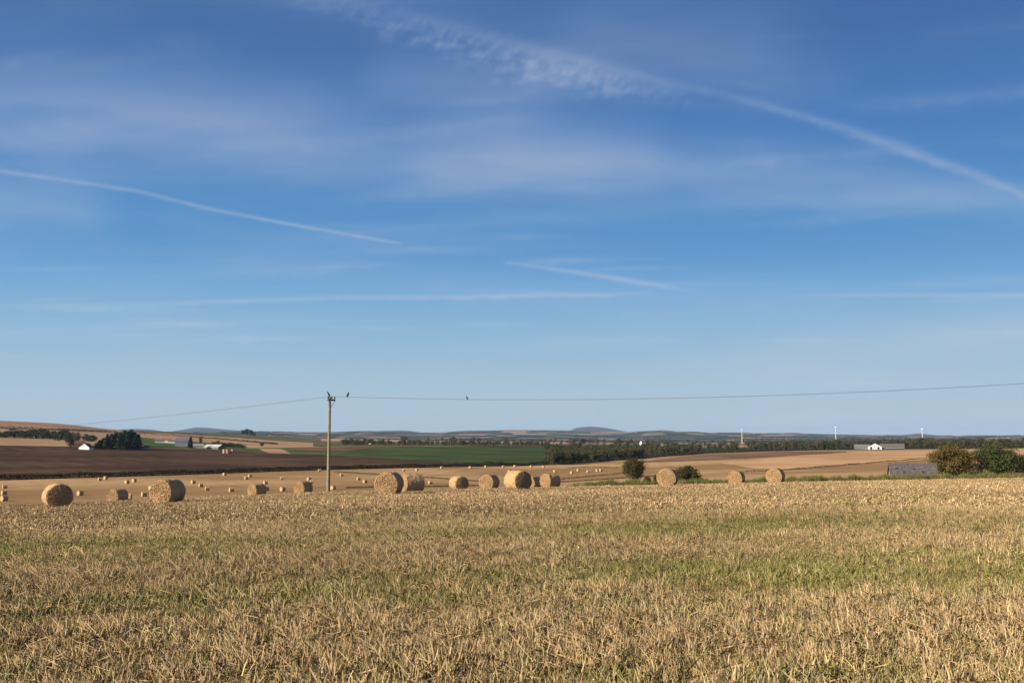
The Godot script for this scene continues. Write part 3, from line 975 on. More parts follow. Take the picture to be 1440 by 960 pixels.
func woods() -> void:
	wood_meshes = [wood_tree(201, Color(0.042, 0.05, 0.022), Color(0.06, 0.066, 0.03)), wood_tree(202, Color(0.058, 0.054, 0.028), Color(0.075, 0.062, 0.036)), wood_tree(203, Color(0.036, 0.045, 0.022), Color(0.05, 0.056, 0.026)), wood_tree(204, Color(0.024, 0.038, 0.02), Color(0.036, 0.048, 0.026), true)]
	rng.seed = 300
	var spots := []
	for i in 420:  # the block of wood in the valley
		var px := rng.randf_range(764, 975)
		var f := rng.randf_range(0.0, 0.9)
		if f < 0.12 and px > 960:
			continue
		spots.append(ground_part(2, px + 10 * (1 - f), f))
	for i in 60:  # its dense foot along the stubble
		var px := rng.randf_range(774, 900)
		spots.append(ground_part(2, px, rng.randf_range(0.01, 0.05)))
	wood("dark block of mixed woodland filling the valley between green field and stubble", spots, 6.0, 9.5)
	spots = []
	for i in 150:
		var px := rng.randf_range(530, 775)
		spots.append(ground_part(3, px, rng.randf_range(0.02, 0.14)))
	for i in 60:
		var px := rng.randf_range(480, 540)
		spots.append(ground_part(3, px, rng.randf_range(0.1, 0.3)))
	wood("belt of dark trees along the top edge of the green field", spots, 5.0, 8.5)
	spots = []
	for i in 420:
		var px := rng.randf_range(985, 1500)
		if px < 1060 and rng.randf() < 0.75:
			continue
		if px > 1196 and px < 1284:
			continue
		spots.append(ground_part(2, px, rng.randf_range(0.05, 0.75)))
	for i in 160:
		spots.append(ground_part(2, rng.randf_range(1190, 1300), rng.randf_range(0.4, 0.9)))
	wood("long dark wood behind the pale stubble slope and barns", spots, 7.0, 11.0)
	spots = []
	for i in 90:
		spots.append(ground_part(3, rng.randf_range(780, 1500), rng.randf_range(0.1, 0.35)))
	for i in 90:
		spots.append(ground_part(3, rng.randf_range(560, 1100), rng.randf_range(0.5, 0.95)))
	wood("distant shelterbelts of trees below the far hills", spots, 8.0, 14.0)
	spots = []
	for row in 46:
		var x0 := rng.randf_range(230, 1400)
		var f0 := rng.randf_range(0.1, 0.95)
		var long := rng.randf_range(20, 110)
		var tilt := rng.randf_range(-0.03, 0.03)
		for i in int(long * 0.9):
			var u := rng.randf()
			spots.append(ground_part(5, x0 + u * long, clampf(f0 + tilt * u + rng.randf() * 0.006, 0.02, 0.99)))
	wood("thin lines of trees between fields on the far hills", spots, 7.0, 12.0)
	# dark hedge between the bale field and the ploughed slope
	rng.seed = 310
	var line := []
	for i in 121:
		line.append(ground_part(1, lerpf(-300, 770, i / 120.0), 1.0))
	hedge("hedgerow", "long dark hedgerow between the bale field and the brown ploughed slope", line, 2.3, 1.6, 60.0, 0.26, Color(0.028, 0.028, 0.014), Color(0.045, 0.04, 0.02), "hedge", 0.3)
	line = []
	for i in 41:
		var px := lerpf(1040, 1312, i / 40.0)
		line.append(ground_row(1, px, interp([[1040, 664.5], [1090, 662], [1120, 660.2], [1200, 653.5], [1260, 648.6], [1290, 646], [1312, 645.6]], px)))
	hedge("hedgerow", "low thin hedgerow crossing the pale stubble slope above the shed", line, 0.75, 0.8, 14.0, 0.2, Color(0.05, 0.045, 0.022), Color(0.09, 0.07, 0.04))
	line = []
	for i in 13:
		line.append(ground_row(2, lerpf(682, 706, i / 12.0), 652.4))
	hedge("shrub_clump", "dark shrub clump standing alone low in the green field", line, 2.4, 2.6, 70.0, 0.32, Color(0.034, 0.042, 0.018), Color(0.05, 0.055, 0.025), "shrub")
	for h in [["dark hedge line crossing the upper tan hill field", [[-300, 600.5], [0, 602.6], [60, 604], [110, 605.8], [150, 607.6], [190, 609.8]], 3.0], ["dark hedge line between the pink stubble strip and olive hill field", [[195, 610.2], [240, 612.4], [300, 617], [345, 621], [390, 625]], 2.2]]:
		line = []
		var pts: Array = h[1]
		for i in 41:
			var px := lerpf(pts[0][0], pts[-1][0], i / 40.0)
			line.append(ground_row(3, px, interp(pts, px)))
		hedge("hedgerow", h[0], line, h[2], 2.0, 6.0, 0.6, Color(0.03, 0.03, 0.018), Color(0.045, 0.04, 0.024))
	# strips of uncut grass in the bale field: [photo points]
	var strips := [[[470, 663.5], [530, 667.2], [600, 671.6], [640, 674.4], [690, 678.4]], [[488, 686.2], [540, 685.4], [600, 684.6], [680, 682.6]], [[790, 674], [830, 670], [870, 666], [905, 664]], [[790, 678], [850, 674.2], [900, 670.4], [960, 668]], [[800, 658], [840, 657.2], [870, 657.8]]]
	var where := []
	var tints := PackedColorArray()
	for s in strips:
		for i in int((s[-1][0] - s[0][0]) * 4):
			var px := lerpf(s[0][0], s[-1][0], rng.randf())
			where.append(Transform3D(Basis(Vector3.UP, rng.randf() * TAU).scaled(Vector3.ONE * rng.randf_range(0.8, 1.6)), ground_row(1, px, interp(s, px) + rng.randfn() * 0.12)))
			tints.append(Color(1, 1, 1) * rng.randf_range(0.8, 1.2))
	rng.seed = 320
	scatter("grass_strips", tuft(30, 0.6, 0.15, 0.4, 0.03, 0.3, [Color(0.11, 0.09, 0.045), Color(0.16, 0.12, 0.06)]), grass_paint, where, tints, self)
	tag(get_node("grass_strips"), "dark strips of uncut grass running across the bale field", "grass", "", "stuff")
	# single trees round the farm on the hill
	rng.seed = 330
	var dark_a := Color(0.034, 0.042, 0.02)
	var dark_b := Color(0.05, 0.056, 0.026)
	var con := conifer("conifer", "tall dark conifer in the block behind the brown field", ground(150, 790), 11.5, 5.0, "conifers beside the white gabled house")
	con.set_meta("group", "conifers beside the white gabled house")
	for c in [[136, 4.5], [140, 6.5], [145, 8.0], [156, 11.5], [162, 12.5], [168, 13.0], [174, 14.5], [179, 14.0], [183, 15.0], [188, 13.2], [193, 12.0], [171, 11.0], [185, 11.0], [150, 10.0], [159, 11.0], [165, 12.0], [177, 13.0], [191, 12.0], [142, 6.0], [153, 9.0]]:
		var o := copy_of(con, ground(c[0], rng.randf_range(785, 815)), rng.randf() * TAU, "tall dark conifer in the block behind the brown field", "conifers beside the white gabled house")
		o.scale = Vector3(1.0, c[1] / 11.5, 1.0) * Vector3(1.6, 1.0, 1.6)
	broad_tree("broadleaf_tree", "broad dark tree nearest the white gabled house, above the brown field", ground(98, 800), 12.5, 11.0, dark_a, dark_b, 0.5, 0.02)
	broad_tree("broadleaf_tree", "dark rounded tree at the end of the hill tree row", ground(108, 905), 11.0, 9.0, dark_a, dark_b, 0.5, 0.05)
	var first: Node3D = null
	for t in [[-14, 8.5], [-4, 7], [6, 7.5], [16, 11], [24, 9.5], [32, 9], [41, 10.5], [49, 11], [58, 12.5], [66, 10], [75, 9.5], [83, 11], [90, 12.5], [122, 8.5], [128, 7.5]]:
		if first == null:
			first = broad_tree("hill_tree", "bushy dark tree in the row along the hill field", ground(t[0], 1040), 10.0, 13.5, Color(0.036, 0.042, 0.024), Color(0.05, 0.052, 0.03), 0.4, -0.1, "row of trees on the hill")
		else:
			copy_of(first, ground(t[0], rng.randf_range(1010, 1070)), rng.randf() * TAU, "bushy dark tree in the row along the hill field", "row of trees on the hill").scale = Vector3(1, t[1] / 10.0, 1)
	conifer("conifer", "narrow dark conifer beside the grey farm barn", ground(267.5, 900), 10.0, 4.6)
	broad_tree("broadleaf_tree", "tall slim tree rising above the farm sheds", ground(281.5, 1000), 10.5, 4.6, dark_a, dark_b, 0.4, 0.25)
	broad_tree("broadleaf_tree", "rounded tree standing beside the pinkish stubble strip", ground(368, 1060), 5.5, 6.5, dark_a, dark_b, 0.4, 0.05)
	first = null
	for t in [[300, 5.5], [305, 7.0], [311, 5.5], [317, 5], [322, 5.5], [328, 5], [334, 4.5], [340, 4]]:
		if first == null:
			first = broad_tree("farm_tree", "low dark tree in the belt behind the pale shed", ground(t[0], 1000), 5.5, 7.0, dark_a, dark_b, 0.35, 0.03, "trees behind the pale farm shed")
		else:
			copy_of(first, ground(t[0], rng.randf_range(985, 1015)), rng.randf() * TAU, "low dark tree in the belt behind the pale shed", "trees behind the pale farm shed").scale = Vector3(1, t[1] / 5.5, 1)
	first = null
	for t in [[341, 15], [347, 17], [352, 15], [357, 8]]:
		if first == null:
			first = broad_tree("ridge_tree", "small tree on the skyline of the olive hill", ground(t[0], 2150), 14.0, 13.0, dark_a, dark_b, 0.3, 0.05, "trees on the olive hill skyline")
		else:
			copy_of(first, ground(t[0], 2150), rng.randf() * TAU, "small tree on the skyline of the olive hill", "trees on the olive hill skyline").scale = Vector3(1, t[1] / 14.0, 1)
	first = null
	for t in [[486, 8], [494, 9], [501, 8], [513, 9], [522, 8]]:
		if first == null:
			first = broad_tree("valley_tree", "rounded dark tree in a small group above the green field", ground(t[0], 1250), 8.0, 10.0, dark_a, dark_b, 0.35, 0.03, "group of trees above the green field")
		else:
			copy_of(first, ground(t[0], rng.randf_range(1220, 1350)), rng.randf() * TAU, "rounded dark tree in a small group above the green field", "group of trees above the green field").scale = Vector3(1, t[1] / 8.0, 1)
	broad_tree("broadleaf_tree", "broad dome-shaped dark tree beside the grey roofed barns", ground(1304, 1120), 13.0, 22.0, dark_a, dark_b, 0.8, 0.02)

func farms() -> void:
	var white := paint(lin(0.72, 0.71, 0.68), 0.85)
	var brown_roof := paint(lin(0.10, 0.065, 0.05), 0.85)
	var slate := paint(lin(0.11, 0.115, 0.13), 0.7)
	var grey := paint(lin(0.13, 0.145, 0.17), 0.8)
	var pale_roof := paint(lin(0.42, 0.42, 0.42), 0.6)
	var dark := paint(lin(0.02, 0.02, 0.022), 0.6)
	var house := gabled("gabled_house", "white gable-ended house with brown roof between dark tree blocks", ground(120.5, 770), -0.16 + PI / 2, 5.5, 8.0, 1.7, 4.4, white, brown_roof)
	opening(house.get_child(0), "window", Vector3(-2.77, 2.3, 0), Vector3(0.06, 0.8, 0.7), dark)
	gabled("farm_shed", "small brown roofed shed tucked behind the white gabled house", ground(109, 815), 0.3, 9.0, 6.0, 2.2, 4.6, paint(lin(0.16, 0.12, 0.09)), brown_roof)
	gabled("farm_barn", "bluish grey barn on the farm beside a narrow conifer", ground(256.5, 930), 0.1, 11.0, 12.0, 5.0, 8.0, grey, slate)
	var pale := gabled("farm_shed", "long low shed with pale sunlit roof on the hill farm", ground(301, 905), -0.45, 17.0, 9.0, 1.8, 3.9, paint(lin(0.13, 0.13, 0.13)), pale_roof)
	opening(pale.get_child(0), "door", Vector3(0, 0.5, 4.52), Vector3(2.5, 2.2, 0.06), dark)
	gabled("farm_shed", "dark low farm shed between grey barn and pale roof", ground(279, 915), 0.05, 9.0, 6.0, 2.0, 3.6, grey, paint(lin(0.2, 0.2, 0.2), 0.7))
	gabled("cottage", "small whitish cottage with slate roof, uphill of the farm pasture, beside conifers", ground(224, 1090), 0.3, 9.0, 6.0, 2.6, 4.4, paint(lin(0.5, 0.47, 0.44)), slate)
	gabled("cottage", "small pinkish cottage with reddish roof in the farm hamlet", ground(233.5, 1110), -0.2, 8.0, 6.0, 2.6, 4.6, paint(lin(0.45, 0.36, 0.32)), paint(lin(0.16, 0.07, 0.06)))
	gabled("cottage", "small pale grey cottage next to the bluish grey barn", ground(243, 1080), 0.15, 9.0, 6.0, 2.8, 4.4, paint(lin(0.42, 0.42, 0.43)), slate)
	gabled("cottage", "tan stone outbuilding at the end of the conifer block", ground(203, 800), 0.1, 6.0, 5.0, 2.2, 3.2, paint(lin(0.38, 0.27, 0.18)), brown_roof)
	# stacked square bales and a trailer on the edge of the ploughed field
	rng.seed = 400
	for b in [[314, "pale stack of square straw bales, end one of two beside a red trailer"], [318.4, "pale stack of square straw bales standing next to the red trailer"], [325.6, "pale stack of square straw bales beyond the red trailer"]]:
		var o := thing("bale_stack", b[1], "bale stack", ground(b[0], 800), rng.randf_range(-0.2, 0.2))
		for i in 4:
			var s := BoxMesh.new()
			s.size = Vector3(1.35, 0.78, 1.2)
			part("square_bale", s, paint(lin(0.5, 0.36, 0.2), 0.9), o).position = Vector3(rng.randf_range(-0.06, 0.06), 0.40 + 0.79 * i, rng.randf_range(-0.05, 0.05))
	var t := thing("farm_trailer", "dark red farm trailer parked between pale bale stacks", "trailer", ground(322, 800), 0.1)
	var s := Soup.new()
	s.box(Vector3(-1.1, 0.75, -1.5), Vector3(1.1, 0.9, 1.5), Color.WHITE)
	s.box(Vector3(-1.1, 0.9, 1.4), Vector3(1.1, 2.3, 1.5), Color.WHITE)
	s.box(Vector3(-1.1, 0.9, -1.5), Vector3(1.1, 2.3, -1.4), Color.WHITE)
	s.box(Vector3(-1.1, 0.9, -1.4), Vector3(-1.0, 2.3, 1.4), Color.WHITE)
	s.box(Vector3(1.0, 0.9, -1.4), Vector3(1.1, 2.3, 1.4), Color.WHITE)
	part("body", s.mesh(), paint(lin(0.13, 0.03, 0.025), 0.6), t)
	for x in [-0.95, 0.95]:
		s = Soup.new()
		s.tube([Vector3(x - 0.12, 0.42, 0.1), Vector3(x + 0.12, 0.42, 0.1)], [0.42, 0.42], 16, Color.WHITE)
		part("wheel", s.mesh(), dark, t)
	# barns by the long wood
	var barn := gabled("white_barn", "white gabled barn with two dark doorways at the edge of the stubble", ground(1231, 1010), PI / 2 - 0.36, 20.0, 12.4, 2.2, 5.4, paint(lin(0.66, 0.65, 0.62)), pale_roof)
	for z in [-3.2, 3.2]:
		opening(barn.get_child(0), "door", Vector3(-10.03, 0.8, z), Vector3(0.06, 3.2, 2.0), dark)
	opening(barn.get_child(0), "window", Vector3(-10.03, 3.2, 0), Vector3(0.06, 1.6, 0.8), dark)
	gabled("long_barn", "long low barn with light grey roof joining the white gabled barn", ground(1213, 1015), -0.36, 14.0, 11.0, 2.2, 4.6, grey, paint(lin(0.16, 0.16, 0.155), 0.7))
	gabled("long_barn", "long barn with darker grey roof next to the dome-shaped tree", ground(1255, 1030), -0.36, 22.0, 12.0, 2.0, 5.0, grey, paint(lin(0.11, 0.107, 0.10), 0.7))
	gabled("distant_house", "tiny white house standing among the dark valley woods", ground(904, 1500), 0.4, 6.5, 6.0, 6.5, 9.0, white, slate)
	gabled("distant_house", "tiny pale farmhouse among trees above the green field", ground(519, 1330), 0.2, 9.0, 6.0, 3.0, 5.0, white, slate)
	# turbines
	for w in [[1044, "white wind turbine standing over the low end of the wood", 2600.0, 604.5, 0.35], [1176, "white wind turbine with upright tower in front of pink far fields", 2700.0, 601.0, 1.4], [1298, "white wind turbine rising beside the blue peak and dome-shaped tree", 2500.0, 603.5, 0.05]]:
		var base := ground(w[0], w[2])
		var hub: float = spot(w[0], w[3], w[2]).y - base.y
		turbine(w[1], base, hub, 10.5, w[4], 0.9)

func bales() -> void:
	var shapes := [bale_shape(501), bale_shape(502), bale_shape(503)]
	# [column, height in photo px, heading of the end face, label]
	var big := [
		[80, 31.5, 34, "round straw bale showing its shaded brown end, standing alone at the field's low end"],
		[165, 18.5, -23, "straw bale half sunk behind the brow, with a small bale at its shaded flank"],
		[235, 33.0, -17, "large straw bale with sunlit coiled end and black shaded flank, alone on the brow"],
		[361, 18.0, -36, "straw bale sunk to its middle behind the brow among tiny distant bales"],
		[426, 18.5, -28, "straw bale on the brow, nearest bale to the wooden pole's foot"],
		[547, 33.0, -10, "large straw bale with broad sunlit coiled end, partly covering another bale"],
		[579, 27.0, -59, "straw bale mostly dark flank, tucked behind the large sunlit bale end"],
		[645, 20.5, 30, "straw bale turned with its greyish shaded end out, standing between strips of uncut grass"],
		[688, 22.0, -24, "straw bale with sunlit end, next to the bale showing a brown shaded end"],
		[728, 28.5, 34, "straw bale with pale sunlit flank and dark brown shaded end, another bale behind"],
		[749, 19.0, -34, "straw bale almost hidden behind the bale with the dark brown end"],
		[774, 21.0, -47, "straw bale with half sunlit end and half dark flank, last of the close group"],
		[939, 26.0, -18, "straw bale seen end on, in front of the low dark bush"],
		[1036, 19.5, -25, "smaller straw bale seen end on before the green verge, with plain stubble either side"],
		[1091, 21.5, -27, "straw bale with ringed end, the last one along the green verge"],
	]
	for i in big.size():
		var b: Array = big[i]
		var d: float = 1.47 * FOCAL / b[1]
		make_bale(shapes[i % 3], ground(b[0], d) - Vector3(0, 0.03, 0), deg_to_rad(b[2] - 90.0), b[3])
	var shape := small_bale_shape(510)
	rng.seed = 520
	# small bales lying about the valley field: [column, row of the base]
	var spots := [[6, 687], [5, 696], [5, 704.5], [112, 696.5], [140, 676], [148, 674], [178, 680], [188, 678], [212, 688.5], [202, 698], [271, 680], [282, 684.5], [291, 689.5], [325, 691.5], [315, 668.6], [346, 674], [351, 671], [373, 681], [374, 690], [396, 674.5], [397, 690.5], [434, 675.5], [438, 679.5], [480, 669.5], [504, 675], [513, 679], [468, 688.5], [605, 680.5],
		[568, 662.5], [586, 662], [621, 658.6], [661, 658.4], [683, 657.4], [708, 657.6], [724, 656.6], [747, 657.2], [764, 657.5], [716, 664], [804, 666], [813, 662.5], [827, 664.5], [840, 663], [845, 662.6], [780, 664], [449, 663]]
	var near_labels := []
	for l in [
		["small straw bale, one of three in line at the bale field's low end", 3],
		["small bale lying between the lone shaded-end bale and the half sunk bale", 1],
		["one of two small bales close together under the hedgerow above the half sunk bale", 2],
		["one of two small bales between the hedgerow and the large black-flanked bale", 2],
		["small bale half hidden behind the large black-flanked bale's sunlit end", 1],
		["small bale just over the brow between half sunk bale and black-flanked bale", 1],
		["one of three small bales in a slanting line beside the black-flanked bale", 3],
		["small bale alone just over the brow, before the bale sunk to its middle", 1],
		["small bale alone close under the hedgerow above the slanting line of three", 1],
		["one of two small bales side by side midway to the hedgerow", 2],
		["small bale uphill of the bale sunk to its middle", 1],
		["small bale right behind the bale sunk to its middle", 1],
		["small bale alone midway between the sunk bale and wooden pole", 1],
		["small bale on the brow between sunk bale and the bale by the pole", 1],
		["one of two small bales close behind the bale by the wooden pole", 2],
		["small bale beyond the wooden pole at the end of a grass strip", 1],
		["one of two small bales between the pole and the broad sunlit bale", 2],
		["small bale lying at the wooden pole's foot", 1],
		["small bale between two strips of uncut grass beside the dark-flanked bale", 1],
	]:
		for i in int(l[1]):
			near_labels.append(l[0])
	for i in spots.size():
		var p: Array = spots[i]
		var near := i < 28
		var label: String = near_labels[i] if near else "tiny straw bale lying at the far edge of the bale field"
		var o := thing("distant_bale", label, "bale", ground_row(1, p[0], p[1]) - Vector3(0, 0.03, 0), deg_to_rad(rng.randf_range(-70, -25) - 90.0), "small bales in the valley" if near else "tiny bales at the valley's far edge")
		o.scale = Vector3.ONE * 0.8
		part("roll", shape, straw_paint, o)
	# the dark one seen against the sunk bale's flank
	var o := thing("distant_bale", "small bale with dark shaded side beside the sunk bale's flank", "bale", ground(179, 205), deg_to_rad(-170.0))
	part("roll", shape, straw_paint, o)

func power_line() -> void:
	pole_paint = paint(Color.WHITE, 0.85)
	pole_paint.albedo_texture = noise_image(600, 0.03, [[0.25, Color8(96, 92, 80)], [0.5, Color8(122, 117, 101)], [0.75, Color8(142, 136, 118)]], 256)
	pole_paint.uv1_triplanar = true
	pole_paint.uv1_scale = Vector3(4, 0.25, 4)
	var foot := ground(461.2, 90.0)
	var tall := spot(463.5, 558.5, 90.0).y - foot.y
	var line := Vector3(84.6, 0, 28.5).normalized()
	var mid := utility_pole("weathered wooden power pole with cross-arm on the brow between the straw bales", foot, tall, line)
	var far_r := foot + line * 89.3
	far_r.y = ground(1780, 90.0).y
	var tops_r := utility_pole("wooden power pole at the uphill end of the sagging lines", far_r, eye.y + 6.4 - far_r.y, line)
	var far_l := foot - line * 71.0
	far_l.y = ground(-330, 139.0).y
	var tops_l := utility_pole("wooden power pole at the downhill end of the lines", far_l, eye.y - 1.0 - far_l.y, line)
	var wires := []
	for i in 3:
		wires.append(wire("thin dark power line, %s of three climbing from the pole over the open sky" % ["first", "second", "third"][i], mid[i], tops_r[i], 1.68))
		wire("thin dark power line, %s of three falling from the pole towards the tree row" % ["first", "second", "third"][i], mid[i], tops_l[i], 0.64)
	# birds
	var sit := func(px: float, w: PackedVector3Array) -> Vector3:
		for i in w.size() - 1:
			var want := ray(px, 556.0)
			var a := w[i].x / -w[i].z - want.x / -want.z
			var b := w[i + 1].x / -w[i + 1].z - want.x / -want.z
			if a <= 0.0 and b > 0.0:
				return w[i].lerp(w[i + 1], a / (a - b)) + Vector3(0, 0.012, 0)
		return w[0]
	bird("black crow perched upright on the power line close to the pole", sit.call(489.3, wires[2]), 1.2, 1.0)
	bird("smaller dark bird perched alone midway along the power line", sit.call(656.6, wires[1]), 2.3, 0.7)
	bird("black crow perched on the power pole's cross-arm insulator", mid[2] + Vector3(0, 0.012, 0), 2.9, 1.0)

func hut_and_bushes() -> void:
	# the shed in the dip: its roof and a little wall show over the verge
	var foot := ground(1284, 178.0)
	var ridge: float = spot(1286, 653.0, 178.0).y - foot.y
	var eaves: float = spot(1286, 668.5, 176.0).y - foot.y
	var roof_paint := paint(Color.WHITE, 0.8)
	roof_paint.albedo_texture = noise_image(700, 0.02, [[0.3, Color8(80, 77, 79)], [0.55, Color8(88, 85, 87)], [0.75, Color8(98, 94, 94)]], 256)
	roof_paint.uv1_triplanar = true
	roof_paint.uv1_scale = Vector3(0.25, 0.25, 0.25)
	var stone := paint(lin(0.24, 0.21, 0.18))
	var shed := gabled("field_shed", "low shed with weathered purplish grey roof sunk behind the verge, beside bushy tree", foot, 0.28 - 0.55, 6.9, 5.6, eaves, ridge, stone, roof_paint, 0.25)
	var slope: Node3D = shed.get_child(2)  # the roof's near slope; its own z runs down it
	var run := Vector2(2.8, ridge - eaves).length() + 0.25
	var dark := paint(lin(0.04, 0.038, 0.042), 0.4)
	for p in [[-2.5, 0.42], [-1.5, 0.68], [0.1, 0.45], [1.4, 0.68]]:
		var b := BoxMesh.new()
		b.size = Vector3(0.42, 0.05, 0.4)
		part("skylight", b, dark, slope).position = Vector3(p[0], 0.085, (p[1] - 0.5) * run)
	for i in 9:  # raised seams between the roof sheets
		var b := BoxMesh.new()
		b.size = Vector3(0.07, 0.05, run - 0.05)
		part("roof_seam", b, roof_paint, slope).position = Vector3(-3.4 + 0.85 * i, 0.08, 0)
	var cap := Soup.new()
	cap.tube([Vector3(-3.7, ridge + 0.15, 0), Vector3(3.7, ridge + 0.15, 0)], [0.11, 0.11], 8, Color.WHITE)
	part("ridge_cap", cap.mesh(), roof_paint, shed)
	var tank := thing("water_tank", "small bluish white water tank half hidden at the foot of the autumn tree", "tank", ground(1356, 330.0) + Vector3(0, 0.75, 0), 0.4)
	var s := Soup.new()
	s.tube([Vector3(-0.75, 0.45, 0), Vector3(-0.68, 0.45, 0), Vector3(0.68, 0.45, 0), Vector3(0.75, 0.45, 0)], [0.3, 0.45, 0.45, 0.3], 20, Color.WHITE)
	part("tank_body", s.mesh(), paint(lin(0.55, 0.58, 0.62), 0.5), tank)
	s = Soup.new()
	for x in [-0.5, 0.5]:
		s.box(Vector3(x - 0.08, -0.7, -0.3), Vector3(x + 0.08, 0.06, 0.3), Color.WHITE)
	part("stand", s.mesh(), paint(lin(0.1, 0.1, 0.1)), tank)
	tank.scale = Vector3.ONE * 1.4
	rng.seed = 710
	var put := func(called: String, label: String, px: float, top: float, d: float, wide_px: float, a: Color, b: Color, detail: float, clear: float, category := "tree") -> void:
		var g := ground(px, d)
		broad_tree(called, label, g, spot(px, top, d).y - g.y, wide_px * d / FOCAL, a, b, detail, clear, "", category)
	put.call("broadleaf_tree", "bushy olive tree with russet autumn tints beside the sunken shed", 1339.0, 622.0, 184.0, 70.0, Color(0.062, 0.064, 0.02), Color(0.11, 0.08, 0.028), 5.0, 0.05)
	put.call("broadleaf_tree", "dense dark green tree with pale green top, beyond the autumn tree", 1405.0, 618.0, 188.0, 66.0, Color(0.03, 0.046, 0.018), Color(0.055, 0.072, 0.025), 5.0, 0.02)
	put.call("broadleaf_tree", "lower yellow-green tree next to the dense dark green tree", 1452.0, 634.0, 192.0, 46.0, Color(0.07, 0.075, 0.02), Color(0.1, 0.09, 0.03), 3.0, 0.05)
	put.call("scrub_bush", "thin grey-green scrub between the autumn tree and dark tree", 1370.0, 645.0, 200.0, 34.0, Color(0.07, 0.065, 0.035), Color(0.11, 0.095, 0.05), 1.5, 0.05, "shrub")
	put.call("broadleaf_tree", "small round dark tree standing alone in the stubble with a russet side", 891.5, 640.5, 160.0, 39.0, Color(0.034, 0.042, 0.018), Color(0.058, 0.05, 0.022), 4.0, 0.24)
	put.call("scrub_bush", "low wide dark bush behind the end-on straw bale", 967.0, 654.0, 165.0, 48.0, Color(0.036, 0.04, 0.017), Color(0.058, 0.05, 0.022), 3.5, 0.02, "shrub")
	put.call("scrub_bush", "small bush rising just over the end-on straw bale", 943.0, 655.5, 166.0, 22.0, Color(0.03, 0.03, 0.014), Color(0.05, 0.042, 0.02), 1.5, 0.05, "shrub")
	put.call("scrub_bush", "tiny dark bush beside the lone round tree", 911.0, 667.0, 158.0, 15.0, Color(0.036, 0.036, 0.018), Color(0.05, 0.045, 0.022), 1.0, 0.05, "shrub")
	put.call("scrub_bush", "thin brownish bush against the end-on bale's lit edge", 923.0, 664.0, 158.0, 9.0, Color(0.05, 0.04, 0.025), Color(0.07, 0.055, 0.03), 0.7, 0.05, "shrub")
	# the verge of long grass behind the brow
	var where := [[], []]
	var tints := [PackedColorArray(), PackedColorArray()]
	var lush := FastNoiseLite.new()
	lush.seed = 9
	lush.frequency = 0.03
	for i in 9000:
		var px := 795.0 + 985.0 * rng.randf()
		if px < 860.0 and rng.randf() > (px - 795.0) / 65.0:
			continue
		var d := rng.randf_range(119.0, 130.0)
		var k := 0 if rng.randf() < 0.6 + 0.5 * lush.get_noise_2d(px, d) else 1
		var tall := 1.0 + 0.7 * lush.get_noise_2d(px * 1.5, d + 40.0)
		where[k].append(Transform3D(Basis(Vector3.UP, rng.randf() * TAU).scaled(Vector3(1, tall, 1) * rng.randf_range(0.8, 1.25)), ground(px, d)))
		tints[k].append(Color(1, 1, 1) * rng.randf_range(0.75, 1.25))
	var verge := Node3D.new()
	verge.name = "grass_verge"
	add_child(verge)
	tag(verge, "strip of long green grass and weeds along the brow's far side", "grass", "", "stuff")
	scatter("green_grass", tuft(34, 0.35, 0.3, 0.85, 0.014, 0.3, [Color(0.075, 0.095, 0.028), Color(0.11, 0.12, 0.04), Color(0.05, 0.07, 0.02)]), grass_paint, where[0], tints[0], verge)
	scatter("dry_grass", tuft(30, 0.35, 0.3, 0.75, 0.012, 0.3, [Color(0.26, 0.2, 0.1), Color(0.15, 0.13, 0.06)]), grass_paint, where[1], tints[1], verge)

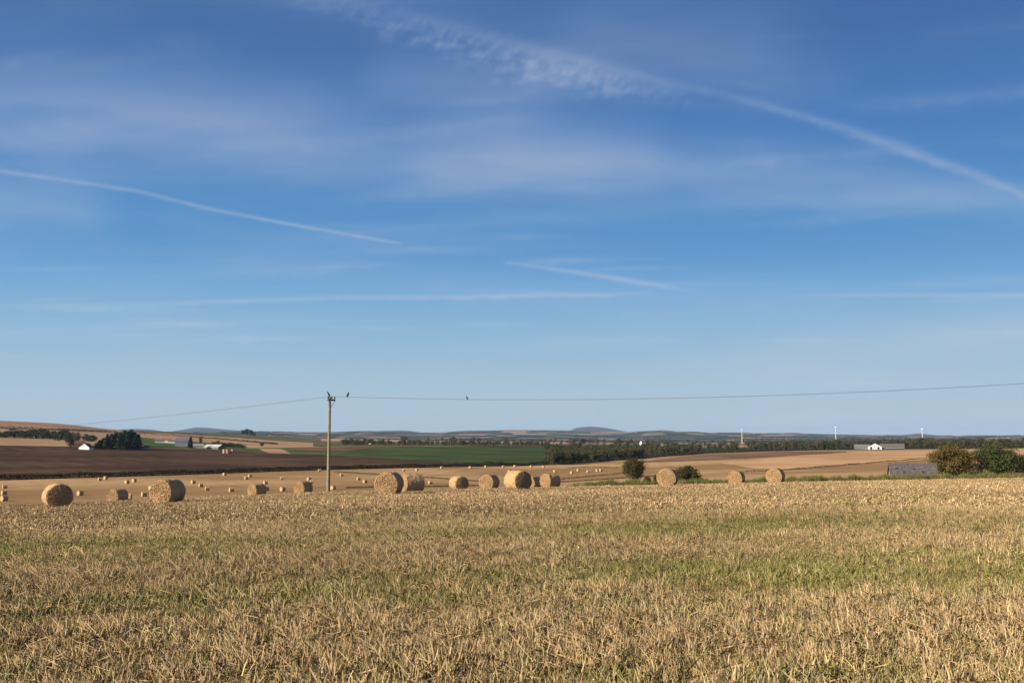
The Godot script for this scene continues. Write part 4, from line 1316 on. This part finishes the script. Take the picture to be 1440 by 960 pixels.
func stubble() -> void:
	rng.seed = 800
	var straw := [Color(0.39, 0.30, 0.175), Color(0.33, 0.24, 0.14), Color(0.47, 0.375, 0.235), Color(0.27, 0.195, 0.105), Color(0.41, 0.295, 0.18), Color(0.30, 0.255, 0.13)]
	var green := [Color(0.15, 0.17, 0.055), Color(0.21, 0.20, 0.08), Color(0.11, 0.13, 0.04), Color(0.32, 0.26, 0.135), Color(0.14, 0.165, 0.055), Color(0.34, 0.255, 0.14)]
	var kinds := [
		tuft(42, 0.22, 0.04, 0.12, 0.0036, 0.5, straw, 0.35), tuft(42, 0.24, 0.03, 0.10, 0.004, 0.6, straw, 0.5), tuft(34, 0.15, 0.06, 0.17, 0.0036, 0.32, straw, 0.2),
		tuft(42, 0.22, 0.03, 0.10, 0.004, 0.7, green), tuft(36, 0.24, 0.04, 0.13, 0.0045, 0.8, green, 0.1),
		tuft(50, 0.40, 0.04, 0.12, 0.008, 0.5, straw, 0.4), tuft(50, 0.40, 0.03, 0.10, 0.009, 0.65, green),
	]
	var where := [[], [], [], [], [], [], []]
	var tints := []
	for k in kinds:
		tints.append(PackedColorArray())
	var patch := FastNoiseLite.new()
	patch.seed = 31
	patch.frequency = 0.09
	patch.fractal_octaves = 4
	var thick := FastNoiseLite.new()
	thick.seed = 32
	thick.frequency = 0.5
	thick.fractal_octaves = 3
	var tone := FastNoiseLite.new()
	tone.seed = 33
	tone.frequency = 0.05
	tone.fractal_octaves = 3
	# [from, to, tufts per square metre]
	for z in [[3.5, 14.0, 120.0], [14.0, 30.0, 80.0], [30.0, 60.0, 26.0], [60.0, 125.0, 10.0]]:
		var x0 := -260.0
		var x1 := 1700.0
		var n := int(0.5 * (atan((x1 - 720) / FOCAL) - atan((x0 - 720) / FOCAL)) * (z[1] * z[1] - z[0] * z[0]) * z[2])
		for i in n:
			var d := sqrt(lerpf(z[0] * z[0], z[1] * z[1], rng.randf()))
			var px := 720.0 + FOCAL * tan(lerpf(atan((x0 - 720) / FOCAL), atan((x1 - 720) / FOCAL), rng.randf()))
			var p := near_ground(px, d)
			var t := thick.get_noise_2d(p.x, p.z)
			if t < -0.38 and rng.randf() < 0.6:
				continue
			# green comes up in drifts, fewer towards the brow
			var g := patch.get_noise_2d(p.x * 0.8, p.z * 1.6) + 0.35 * thick.get_noise_2d(p.x * 1.7 + 50.0, p.z * 1.7)
			var is_green := 0.95 * g + rng.randfn() * 0.30 > lerpf(0.03, 0.5, smoothstep(22.0, 46.0, d))
			var k: int
			if d > 30.0:
				k = 6 if is_green else 5
			else:
				k = 3 + rng.randi() % 2 if is_green else rng.randi() % 3
			var size := rng.randf_range(0.75, 1.3) * (1.0 + 0.55 * t)
			where[k].append(Transform3D(Basis(Vector3.UP, rng.randf() * TAU) * Basis(Vector3.RIGHT, rng.randfn() * 0.12) * Basis.from_scale(Vector3(1, 1, 1) * size), p))
			var b := rng.randf_range(0.8, 1.2) * (1.0 + 0.35 * tone.get_noise_2d(p.x, p.z))
			tints[k].append(Color(b * rng.randf_range(0.96, 1.06), b, b * rng.randf_range(0.9, 1.05)))
	var o := Node3D.new()
	o.name = "straw_stubble"
	add_child(o)
	tag(o, "cut straw stubble covering the whole sloping field up to the bales", "stubble", "", "stuff")
	for k in [0, 1, 2, 5]:
		scatter("straw_tufts", kinds[k], straw_paint, where[k], tints[k], o)
	var w := Node3D.new()
	w.name = "green_weeds"
	add_child(w)
	tag(w, "drifts of short green weeds and grass growing through the stubble", "weeds", "", "stuff")
	for k in [3, 4, 6]:
		scatter("weed_tufts", kinds[k], grass_paint, where[k], tints[k], w)
